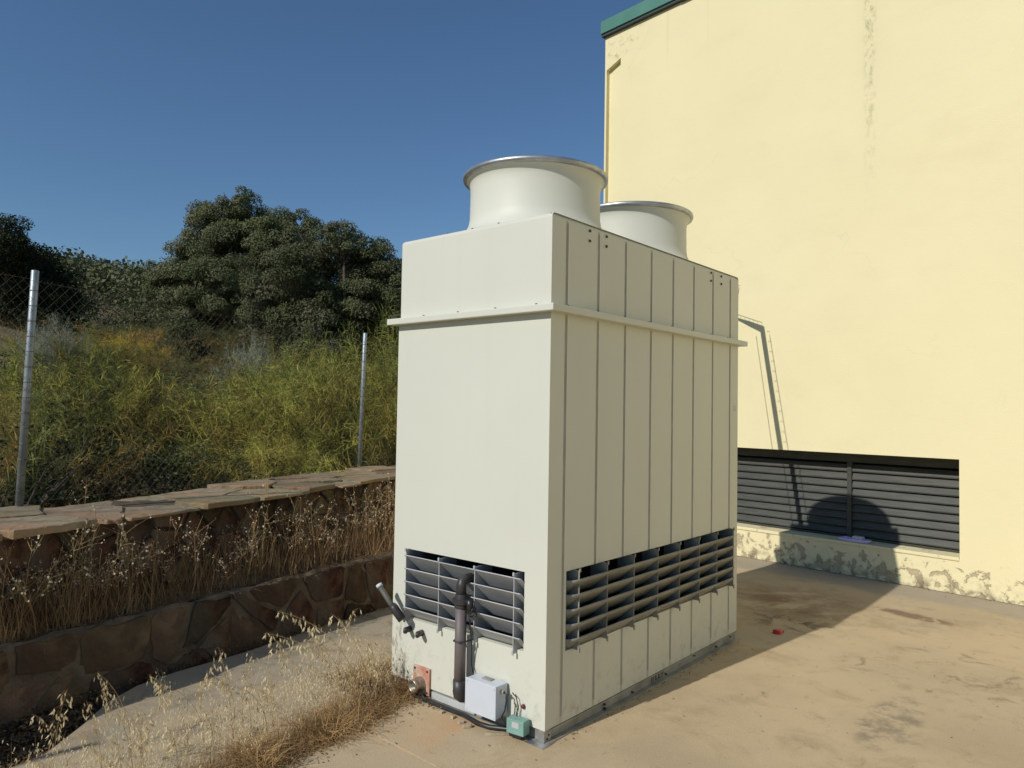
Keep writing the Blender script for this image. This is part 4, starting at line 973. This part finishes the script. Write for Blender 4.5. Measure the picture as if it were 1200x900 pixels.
# shrubs: retama brooms of fine stems and leafy bushes
def broom_mesh(h, r, seed, m, nmain=60, ntw=85):
    rs = np.random.RandomState(seed)
    az = rs.rand(nmain)*2*np.pi; tilt = (rs.rand(nmain)**.6)*1.05*min(1.15, r/h+0.35)
    D = np.stack([np.sin(tilt)*np.cos(az), np.sin(tilt)*np.sin(az), np.cos(tilt)], 1)
    L = h*(0.72+0.33*rs.rand(nmain))/np.maximum(0.62, np.cos(tilt)**.4)
    P0 = rs.normal(size=(nmain, 3))*np.array([.30, .30, 0])*r
    Vb, Fb = ribbons(P0, D, L, 0.014, 0.10, rs, 4)
    i = np.repeat(np.arange(nmain), ntw); t = 0.18+0.82*rs.rand(len(i))**.55
    P = P0[i]+D[i]*(L[i]*t)[:, None]+np.array([0, 0, -1.0])*(0.10*L[i]*t*t)[:, None]
    d = D[i]*0.40+rs.normal(size=(len(i), 3))*0.66+np.array([0, 0, .15])
    l = h*(0.06+0.13*rs.rand(len(i)))
    V1, F1 = ribbons(P, d, l*.8, 0.0070, 0.22, rs, 2)
    dn = d/np.linalg.norm(d, axis=1)[:, None]
    i2 = np.arange(len(i)); tt = 0.3+0.6*rs.rand(len(i)); P2 = P+dn*(l*tt)[:, None]
    V2, F2 = ribbons(P2, dn+rs.normal(size=(len(i), 3))*.6, l*.6, 0.006, 0.3, rs, 2)
    V, F = join([(V1, F1), (V2, F2)])
    return npmesh('branches', Vb, Fb, 'bark'), npmesh('twigs', V, F, m)
BM = {}
for m in ('broom_green', 'broom_olive', 'broom_yellow', 'broom_grey'):
    for v in range(3 if m in ('broom_green', 'broom_olive') else 1): BM[(m, v)] = broom_mesh(1.5, 1.0, hash_ := 100+v*7+len(m)*13, m)
LM = {}
def leafy_mesh(seed, m):
    rs = random.Random(seed); bl = [((rs.uniform(-.5, .5), rs.uniform(-.5, .5), rs.uniform(.25, 1.0)), rs.uniform(.28, .5)) for _ in range(9)]
    o = crown('foliage', bl, 75, 0.05, m, seed, sub=0.22); me = o.data; bpy.data.objects.remove(o); return me
for m in ('leaf_dark', 'leaf_olive', 'leaf_oak'): LM[m] = leafy_mesh(len(m)*5, m)
def stem_mesh(seed):
    rr = random.Random(seed); mb = MB()
    for k in range(10): a = rr.uniform(0, 6.28); mb.tube([(0, 0, 0), (.2*math.cos(a), .2*math.sin(a), .4), (.5*math.cos(a), .5*math.sin(a), .8)], [.03, .018, .006], 5)
    return mb.mesh('branches', 'bark')
SM = stem_mesh(5)
SHRUBS = [
 (-4.71, 7, 2.05, .75, 'broom_olive', 'olive broom bush behind the fence by the left post'),
 (-5.48, 9, 2.5, .8, 'broom_green', 'greyish green broom bush rising just right of the left post'),
 (-5.85, 10.5, 2.2, 1.1, 'broom_olive', 'wide brownish broom behind the greyish green one'),
 (-4.76, 10, 1.75, .95, 'broom_olive', 'low olive broom in the middle of the scrub strip'),
 (-4.2, 6.3, 1.55, .8, 'leaf_dark', 'dark leafy bush close behind the wall at the left edge'),
 (-4.28, 7.6, 1.68, .95, 'leaf_dark', 'dark leafy bush close behind the wall right of the left post'),
 (-3.85, 8.3, 1.5, .85, 'leaf_olive', 'olive leafy bush low behind the coping, halfway between the posts'),
 (-4.8, 11.5, 1.98, 1.05, 'broom_green', 'yellow green broom below the young oak'),
 (-4.35, 12.5, 2.45, 1.1, 'broom_green', 'yellow green broom in front of the tallest oak'),
 (-3.68, 9.6, 1.45, .85, 'broom_green', 'low bright broom behind the coping, left of the right post'),
 (-3.85, 13, 2.75, 1.15, 'broom_green', 'tall yellow green broom below the broad oak'),
 (-2.73, 10, 2.3, 1.0, 'broom_green', 'bright broom directly left of the right fence post'),
 (-3.13, 13.5, 3.25, 1.2, 'broom_green', 'high broom behind the top of the right fence post'),
 (-2.06, 12, 3.35, 1.05, 'broom_green', 'tallest broom, touching the tower edge in the view'),
 (-1.95, 10.2, 2.75, 1.0, 'broom_green', 'broom between the right fence post and the tower'),
 (-2.79, 8.9, 1.45, .8, 'broom_green', 'low broom tuft close behind the wall, left of the right post'),
 (-1.96, 9.4, 1.3, .75, 'leaf_olive', 'olive leafy bush at the foot of the right fence post'),
 (-7.92, 15, 3.25, .62, 'broom_yellow', 'bright yellow autumn coloured broom on the slope'),
 (-7.54, 13, 2.9, .85, 'broom_olive', 'olive broom in front of the yellow one'),
 (-4.92, 16, 3.3, .8, 'broom_olive', 'olive brown broom at the foot of the broad oak'),
 (-5.39, 15, 3.2, .4, 'broom_grey', 'pale grey bare broom between the two big oaks'),
 (-7.74, 12.5, 3.2, .42, 'broom_grey', 'pale grey bare broom in front of the black oak'),
 (-7.31, 15, 2.85, .95, 'broom_olive', 'olive broom right of the yellow one'),
 (-7.45, 19, 3.85, 1.0, 'broom_olive', 'brown olive broom at the foot of the tallest oak'),
 (-6.5, 13.5, 2.0, .8, 'broom_olive', 'low olive broom below the dry patch'),
 (-7.53, 11, 2.6, .8, 'leaf_olive', 'olive leafy bush at the left edge, in front of the black oak'),
 (-12.39, 24, 5.3, 1.7, 'leaf_olive', 'broad olive thicket on the slope left of the tallest oak'),
 (-17.23, 30, 7.0, 2.1, 'leaf_oak', 'green thicket below the skyline, left of the tallest oak'),
 (-12.04, 25, 5.2, 1.3, 'leaf_oak', 'dark green thicket touching the left foot of the tallest oak'),
 (-14.04, 22, 5.1, 1.5, 'leaf_dark', 'dark thicket right beside the black oak'),
 (-22.41, 42, 9.8, 2.7, 'leaf_oak', 'rounded oak thicket on the skyline left of the tallest oak'),
 (-23.39, 48, 11.2, 2.6, 'leaf_dark', 'dark flat topped thicket on the skyline'),
 (-26.03, 44, 9.9, 2.4, 'leaf_dark', 'dark thicket on the skyline right of the black oak'),
 (-13.55, 32, 5.9, 1.7, 'leaf_oak', 'thicket half hidden behind the tallest oak'),
 (-9.6, 18, 4.2, 1.2, 'leaf_olive', 'olive thicket on the slope behind the yellow broom'),
 (-10.9, 19.5, 4.5, 1.2, 'leaf_oak', 'dark thicket on the slope above the grey bare broom'),
 (-8.9, 16.5, 3.6, 1.0, 'broom_olive', 'brownish broom on the slope left of the yellow one'),
 (-9.3, 21, 4.6, 1.2, 'leaf_olive', 'olive thicket at the left foot of the tallest oak'),
 (-8.6, 14, 3.0, .9, 'broom_green', 'green broom before the brownish one, right of the left post'),
 (-2.35, 10.6, 2.62, 1.15, 'broom_green', 'large rounded bright broom behind the right fence post'),
 (-3.75, 10.2, 2.05, 1.05, 'broom_green', 'large rounded bright broom halfway between the fence posts'),
 (-5.3, 9.6, 2.5, 1.0, 'broom_olive', 'large olive broom right of the left fence post'),
 (-3.05, 11.6, 2.0, .9, 'leaf_dark', 'dark leafy bush in the gap between the two large bright brooms'),
 (-4.6, 10.8, 1.9, 1.0, 'leaf_dark', 'dark leafy bush in the gap behind the large olive broom'),
 (-4.9, 8.2, 1.75, .95, 'leaf_dark', 'dark bush in front of the large olive broom'),
 (-3.2, 8.5, 1.35, .7, 'leaf_olive', 'olive bush low behind the coping left of the right post'),
 (-5.9, 12.6, 2.45, 1.0, 'leaf_olive', 'olive leafy shrub halfway up the slope'),
 (-1.66, 13, 3.1, 1.0, 'broom_green', 'broom hidden mostly behind the left edge of the tower'),
]
rs_ = random.Random(77)
for i, (x, y, zt_, r, m, lab) in enumerate(SHRUBS):
    gz = terrain_z(x, y)-0.05; h = max(zt_-gz, 0.7)
    t = thing('broom_bush' if m.startswith('broom') else 'leafy_shrub', lab, 'shrub', (x, y, gz), rs_.uniform(0, 6.28), 'shrubs on the slope beyond the fence')
    if m.startswith('broom'):
        b, tw = BM[(m, i % 3)] if (m, i % 3) in BM else BM[(m, 0)]
        t.scale = (r/1.0, r/1.0, h/1.55); link('branches', b, t); link('twigs', tw, t)
    else:
        t.scale = (r/.85, r/.85, h/1.4); link('branches', SM, t); link('foliage', LM[m], t)
# scrub that fills the slope and the far wooded ridge
def far_wood():
    rr = random.Random(31); bl = []
    for k in range(520):
        y = rr.uniform(34, 105); x = -y*rr.uniform(.18, .80); 
        z = terrain_z(x, y); r = rr.uniform(0.9, 1.9); bl.append(((x, y, z+r*.55), r))
    rs = np.random.RandomState(3); PP = []; OO = []
    for c, r in bl:
        n = 420; q = rand_dirs(n, rs, -.5); PP.append(np.array(c)+q*(r*(0.8+.3*rs.rand(n)))[:, None]*np.array([1, 1, .8])); OO.append(q)
    V, F = leaf_quads(np.vstack(PP), np.vstack(OO), 0.19, rs, .8)
    link('far_wood', npmesh('far_wood', V, F, 'leaf_oak'), label='dense dark oak scrub covering the far ridge', cat='wood', kind='stuff')
far_wood()
def slope_scrub():
    rs = np.random.RandomState(8); n = 5000; u = rs.rand(n)**1.2*24+0.6; v = rs.rand(n)*40-4
    X = SB.x-FN.x*u+FD.x*v; Y = SB.y-FN.y*u+FD.y*v; Z = np.array([terrain_z(a, b) for a, b in zip(X, Y)])
    P = np.stack([X, Y, Z], 1); k = 9; i = np.repeat(np.arange(n), k)
    P = P[i]+rs.normal(size=(n*k, 3))*np.array([.05, .05, 0]); D = rs.normal(size=(n*k, 3))*.45+np.array([0, 0, 1])
    V, F = ribbons(P, D, .15+.35*rs.rand(n*k), .010, .3, rs, 2)
    link('dry_slope_grass', npmesh('dry_slope_grass', V, F, 'straw_brown'), label='dry straw coloured grass covering the slope between the shrubs', cat='grass', kind='stuff')
slope_scrub()

# ------------------------------------------------------------------ dry weeds and grass near the camera
def along(s): return L0+LD*s
def dry_tussock():
    rs = np.random.RandomState(21); parts = []
    # dense strip rooted in the joint at the pad edge
    n = 15000; s = rs.rand(n)**.9*2.35-1.15
    side = rs.normal(size=n)*0.075
    B0 = np.array(E0)[None]+np.array(ED)[None]*s[:, None]+np.array([-ED.y, ED.x, 0])[None]*(side+0.075+0.03*np.sin(s*9))[:, None]
    clump = np.clip(0.75+0.5*np.sin(s*14+np.sin(s*5)*2)+0.3*np.sin(s*37), .15, 1.5)
    hgt = (0.05+0.15*rs.rand(n))*clump*(0.7+.3*rs.rand(n))
    D = rs.normal(size=(n, 3))*np.array([.7, .7, .25])+np.array([-.15, .05, .75])
    parts.append(ribbons(B0, D, hgt*1.3, .0028, .45, rs, 3))
    # spill around the tower corner
    n = 3500; c = np.array(TL(-1.20, .02, 0)); B0 = c+rs.normal(size=(n, 3))*np.array([.11, .11, 0]); B0[:, 2] = 0
    D = rs.normal(size=(n, 3))*np.array([.8, .8, .3])+np.array([-.2, -.1, .7]); parts.append(ribbons(B0, D, .06+.22*rs.rand(n), .0028, .5, rs, 3))
    V, F = join(parts); link('dry_grass_strip', npmesh('dry_grass_strip', V, F, 'straw'), label='matted dry straw grass growing along the edge of the concrete pad', cat='grass', kind='stuff')
    parts = []; n = 7000; s = rs.rand(n)*2.3-1.2; side = rs.normal(size=n)*0.045+0.03
    B0 = np.array(E0)[None]+np.array(ED)[None]*s[:, None]+np.array([-ED.y, ED.x, 0])[None]*side[:, None]
    D = rs.normal(size=(n, 3))*np.array([1, 1, .25])+np.array([0, 0, .30]); parts.append(ribbons(B0, D, .03+.10*rs.rand(n), .0035, .3, rs, 2))
    V, F = join(parts); link('dead_thatch', npmesh('dead_thatch', V, F, 'straw_brown'), label='brown dead thatch at the base of the dry grass strip', cat='grass', kind='stuff')
dry_tussock()
def veil():
    """thin hair grass with tiny husks standing over the gutter slab"""
    rs = np.random.RandomState(5); n = 620; s = rs.rand(n)*2.3-1.25; off = np.abs(rs.normal(size=n))*0.20+0.02
    B0 = np.array(E0)[None]+np.array(ED)[None]*s[:, None]+np.array([-ED.y, ED.x, 0])[None]*off[:, None]
    D = rs.normal(size=(n, 3))*np.array([.28, .28, .1])+np.array([-.12, .05, 1]); D /= np.linalg.norm(D, axis=1)[:, None]
    L = .16+.30*rs.rand(n); cur = .10+.3*rs.rand(n); parts = [ribbons(B0, D, L, .0014, cur, rs, 4)]
    k = 12; i = np.repeat(np.arange(n), k); t = .5+.5*rs.rand(n*k)
    P = B0[i]+D[i]*(L[i]*t)[:, None]+np.array([0, 0, -1.0])*(cur[i]*L[i]*t*t)[:, None]+rs.normal(size=(n*k, 3))*.016
    parts.append(ribbons(P, rs.normal(size=(n*k, 3))*.4+np.array([0, 0, -1]), .008+.008*rs.rand(n*k), .0032, 0, rs, 2))
    V, F = join(parts); link('hair_grass', npmesh('hair_grass', V, F, 'oat_husk'), label='thin pale hair grass standing over the gutter slab', cat='grass', kind='stuff')
veil()

def spikelets(pts, rs, ln=0.036, w=0.0085):
    """drooping oat spikelets: each two slim diamond husks crossed, opening downwards"""
    n = len(pts); P = np.array(pts); D = rs.normal(size=(n, 3))*.35+np.array([0, 0, -1]); D /= np.linalg.norm(D, axis=1)[:, None]
    Vs = []; Fs = []; o = 0
    for q in range(3):
        d = D+rs.normal(size=(n, 3))*.10; d /= np.linalg.norm(d, axis=1)[:, None]
        a = np.cross(d, rs.normal(size=(n, 3))); a /= np.linalg.norm(a, axis=1)[:, None]; l = (ln*(.7+.5*rs.rand(n)))[:, None]; ww = w*(.8+.4*rs.rand(n))[:, None]
        V = np.stack([P, P+d*l*.4+a*ww*.5, P+d*l, P+d*l*.4-a*ww*.5], 1).reshape(-1, 3); F = np.arange(4*n).reshape(-1, 4)+o; o += 4*n; Vs.append(V); Fs.append(F)
    return np.vstack(Vs), np.vstack(Fs)
def oat(h, seed, lean, nsp):
    rs = np.random.RandomState(seed); L = thing_local('wild_oat')
    pts = [Vector((0, 0, 0))]; N = 12
    for k in range(1, N+1):
        t = k/N; pts.append(Vector((lean*h*t**2.2, 0.03*h*math.sin(t*3), h*(t-0.38*lean*t**3))))
    mb = MB().tube(pts, [.0016*(1-.75*k/N)+.0003 for k in range(N+1)], 4, caps=False)
    sp = []
    for k in range(nsp):
        t = 0.60+0.40*k/nsp; i = min(N-1, int(t*N)); p = pts[i].lerp(pts[i+1], t*N-i)
        tip = p+Vector((rs.uniform(-.02, .045), rs.uniform(-.04, .04), rs.uniform(-.035, .012)))*(1.15-(t-.6))
        mb.tube([p, (p+tip)/2+Vector((0, 0, .012)), tip], .0004, 3, caps=False); sp.append(tuple(tip))
    mb.build('stem', 'straw', L)
    for k in range(4):
        a = rs.uniform(0, 6.28); b0 = pts[1+k % 3]; lm = MB()
        V, F = ribbons(np.array([tuple(b0)]), np.array([[math.cos(a)*.5, math.sin(a)*.5, .8]]), .16+.1*rs.rand(), .004, .6, rs, 5)
        link('blade', npmesh('blade', V, F, 'straw'), L)
    V, F = spikelets(sp, rs); link('spikelets', npmesh('spikelets', V, F, 'oat_husk'), L, kind='stuff')
    return L
def thing_local(name): return link(name, None)
OATS = [oat(.62, 1, .55, 26), oat(.50, 2, .30, 20), oat(.70, 3, .85, 34), oat(.42, 4, .15, 14), oat(.56, 6, .42, 24)]
# (x, y, variant, scale, heading): the ones that stand out, then the crowd
rr = random.Random(3)
spots = [(-.78, 3.98, 2, .95, 2.75, 'long arching wild oat leaning left from the tower corner, topmost husks'),
         (-.83, 3.90, 2, .82, 2.95, 'arching wild oat just below the longest one, left of the tower'),
         (-.74, 4.05, 0, .90, 2.6, 'wild oat bending over the gutter next to the tower corner'),
         (-.95, 3.75, 0, .78, 3.0, 'wild oat with dense husks hanging before the dark low wall'),
         (-1.28, 3.52, 1, .98, 2.5, 'upright wild oat standing against the low wall, middle of the gutter'),
         (-1.45, 3.42, 4, .78, 3.2, 'wild oat with a brown drooping head in front of the low wall'),
         (-1.60, 3.22, 4, .74, 2.9, 'wild oat with a pale spread head low on the left'),
         (-1.72, 3.20, 1, .72, 2.8, 'short wild oat second from the left'),
         (-1.85, 3.18, 0, .55, 3.0, 'leftmost wild oat above the leaf litter')]
used = [0]*5
def place_oat(x, y, v, sc, hd, lab, grp='wild oats growing along the pad edge'):
    o = OATS[v]
    if used[v]: o = copy_tree(o)
    used[v] += 1
    o.location = (x, y, -.01); o.rotation_euler = (0, 0, hd); o.scale = (sc, sc, sc)
    o['label'] = lab; o['category'] = 'wild oat'; o['group'] = grp
for q in spots: place_oat(*q)
for k in range(40):
    s = rr.uniform(-.95, .95); off = abs(rr.gauss(0, .26))+.04
    p = E0+ED*s+Vector((-ED.y, ED.x, 0))*off
    place_oat(p.x, p.y, rr.choice([1, 3, 0, 4, 1]), rr.uniform(.5, .88), rr.uniform(1.2, 4.8), 'slender pale wild oat standing in the crowd of oats on the gutter slab', 'crowd of wild oats on the gutter slab')

# dry weeds on the ledge between the walls
def weed(h, seed, nb):
    rs = random.Random(seed); L = link('dry_weed', None); mb = MB(); tips = []
    def path(p, d, l, r, n=6):
        pts = [p]; d = Vector(d).normalized()
        for k in range(n): d = (d+Vector((rs.gauss(0, .10), rs.gauss(0, .10), rs.gauss(0, .05)))).normalized(); pts.append(pts[-1]+d*l/n)
        mb.tube(pts, [r*(1-.7*k/n) for k in range(n+1)], 4, caps=False); return pts
    st = path(Vector((0, 0, 0)), (rs.gauss(0, .16), rs.gauss(0, .16), 1), h, .0030, 8)
    tips.append(st[-1])
    for k in range(nb):
        i = rs.randint(3, 7); b = path(st[i], (rs.gauss(0, .6), rs.gauss(0, .6), .8), h*rs.uniform(.15, .4), .0015, 4); tips += [b[-1], b[2]]
        if rs.random() < .6: c = path(b[2], (rs.gauss(0, .7), rs.gauss(0, .7), .7), h*.14, .001, 3); tips.append(c[-1])
    mb.build('stem', 'straw', L)
    nr_ = np.random.RandomState(seed); P = []
    for t in tips:
        for k in range(rs.randint(1, 3)): P.append((t.x+rs.gauss(0, .008), t.y+rs.gauss(0, .008), t.z+rs.gauss(0, .010)))
    V, F = leaf_quads(np.array(P), nr_.normal(size=(len(P), 3)), .0125, nr_, .8)
    link('seed_heads', npmesh('seed_heads', V, F, 'seed_white'), L, kind='stuff')
    return L
WEEDS = [weed(h, 60+i, nb) for i, (h, nb) in enumerate([(.52, 5), (.44, 7), (.36, 4), (.58, 6), (.30, 6), (.48, 3)])]
wused = [0]*6
wl = ['tall dry brown weed with pale seed tips on the ledge before the high wall', 'bushy dry weed with many pale seed tips on the ledge before the high wall', 'short dry weed on the ledge before the high wall', 'tallest kind of dry weed reaching the coping of the high wall', 'low spreading dry weed on the ledge before the high wall', 'bare dry weed stalk with few side twigs on the ledge']
for k in range(200):
    y = rr.uniform(3.2, 8.6); s = (y-L0.y)/LD.y; a = L0+LD*s-LN*.12; s = (y-F0.y)/FD.y; b = F0+FD*s+FN*.02
    if (b-a).dot(LN) > -.03: continue
    p = a.lerp(b, rr.random()**1.3); v = rr.randrange(6); o = WEEDS[v]
    if wused[v]: o = copy_tree(o)
    wused[v] += 1; sc = rr.uniform(.8, 1.25)
    o.location = (p.x, p.y, .335); o.rotation_euler = (rr.gauss(0, .14), rr.gauss(0, .14), rr.uniform(0, 6.28)); o.scale = (sc, sc, sc)
    o['label'] = wl[v]; o['category'] = 'dry weed'; o['group'] = 'dry weeds on the ledge between the walls, kind %s' % ['tall', 'bushy', 'short', 'reaching', 'spreading', 'bare'][v]
# two weeds rising above the coping
for (x, y, lab, sc) in ((-1.98, 5.95, 'pale dry weed stalk rising above the coping with forked top', 1.55), (-3.02, 5.25, 'thin dry weed rising behind the coping near the left post', 1.0)):
    o = copy_tree(WEEDS[5]); o.location = (x, y, .34 if x > -2.5 else .60); o.rotation_euler = (0, 0, 1.0); o.scale = (sc, sc, sc); o['label'] = lab; o['group'] = 'dry weeds rising above the coping'; o['category'] = 'dry weed'
def ledge_grass():
    rs = np.random.RandomState(14); n = 13000; y = 2.6+rs.rand(n)*6.8
    a = np.array([tuple(L0+LD*((q-L0.y)/LD.y)-LN*.06) for q in y]); b = np.array([tuple(F0+FD*((q-F0.y)/FD.y)+FN*.01) for q in y])
    t = rs.rand(n)[:, None]; B0 = a*(1-t)+b*t; B0[:, 2] = .325+.02*t[:, 0]
    D = rs.normal(size=(n, 3))*np.array([1, 1, .4])+np.array([.1, -.1, .55]); L = (.03+.15*rs.rand(n)**2)*(0.5+0.5*np.clip((y-3.5)/3, 0, 1))
    V, F = ribbons(B0, D, L, .0035, .5, rs, 3); link('ledge_thatch', npmesh('ledge_thatch', V, F, 'straw_brown'), label='matted dead grass and twigs on the ledge between the walls', cat='grass', kind='stuff')
    n = 4600; y = 2.8+rs.rand(n)*6.6; b = np.array([tuple((L0+LD*((q-L0.y)/LD.y)-LN*.10).lerp(F0+FD*((q-F0.y)/FD.y)+FN*.02, rs.rand())) for q in y]); b[:, 2] = .34
    V, F = ribbons(b, rs.normal(size=(n, 3))*.22+np.array([0, 0, 1]), .10+.38*rs.rand(n)**1.3, .0026, .16, rs, 4)
    link('ledge_stalks', npmesh('ledge_stalks', V, F, 'straw_tan'), label='thin brown stalks standing against the high wall', cat='grass', kind='stuff')
ledge_grass()
def litter():
    rs = np.random.RandomState(4); parts = []
    def patch(c, sx, sy, n, z, size, ang=0.5):
        q = rs.normal(size=(n, 2))*np.array([sx, sy]); ca, sa = math.cos(ang), math.sin(ang)
        P = np.stack([c[0]+q[:, 0]*ca-q[:, 1]*sa, c[1]+q[:, 0]*sa+q[:, 1]*ca, z+rs.rand(n)*.025], 1)
        parts.append(leaf_quads(P, np.tile(np.array([[0, 0, 1.0]]), (n, 1)), size, rs, .5))
    patch((-2.33, 3.72), .10, .33, 3800, -.06, .030, 0.45)
    patch((-2.25, 3.25), .10, .25, 1600, -.05, .030, 0.3)
    c = TL(-1.16, -.06); patch((c.x, c.y), .13, .05, 900, .0, .022, TROT+.4)
    c = TL(-.9, -.07); patch((c.x, c.y), .2, .012, 140, .0, .014, TROT)
    for s in range(10):
        p = along(.4+s*.55)+LN*.02; patch((p.x, p.y), .015, .2, 130, -.02-.014*s, .018, math.pi/2-R(31.2)-math.pi/2)
    c = E0+ED*.35+Vector((ED.y, -ED.x, 0))*.02; patch((c.x, c.y), .03, .45, 700, .0, .016, math.pi/2+R(58)-math.pi/2-R(90)+R(0))
    n = 260; P = np.stack([rs.rand(n)*4.6-.6, 3.2+rs.rand(n)*4.0, .004+0*rs.rand(n)], 1); P = P[(P[:, 0]*.738+P[:, 1]*.675 < 7.4)]
    parts.append(leaf_quads(P, np.tile(np.array([[0, 0, 3.0]]), (len(P), 1)), .012, rs, .5))
    n = 130; q = rs.rand(n); P = np.array([tuple(TL(.03+abs(rs.normal())*.02, a*2.2, .004)) for a in q]); parts.append(leaf_quads(P, np.tile(np.array([[0, 0, 1.5]]), (n, 1)), .012, rs, .5))
    n = 500; q = rs.rand(n)*6-4.5; P = np.array([tuple(HP(a, -.02-abs(rs.normal())*.03, .004)) for a in q]); parts.append(leaf_quads(P, np.tile(np.array([[0, 0, 1.5]]), (n, 1)), .012, rs, .5))
    n = 500; q = rs.rand(n)*1.6-.6; P = np.array([tuple(E0+ED*a+Vector((ED.y, -ED.x, 0))*abs(rs.normal())*.10+Vector((0, 0, .004))) for a in q]); parts.append(leaf_quads(P, np.tile(np.array([[0, 0, 1.5]]), (n, 1)), .015, rs, .4))
    V, F = join(parts); link('leaf_litter', npmesh('leaf_litter', V, F, 'litter'), label='dark leaf litter gathered along walls and joints', cat='leaf litter', kind='stuff')
litter()
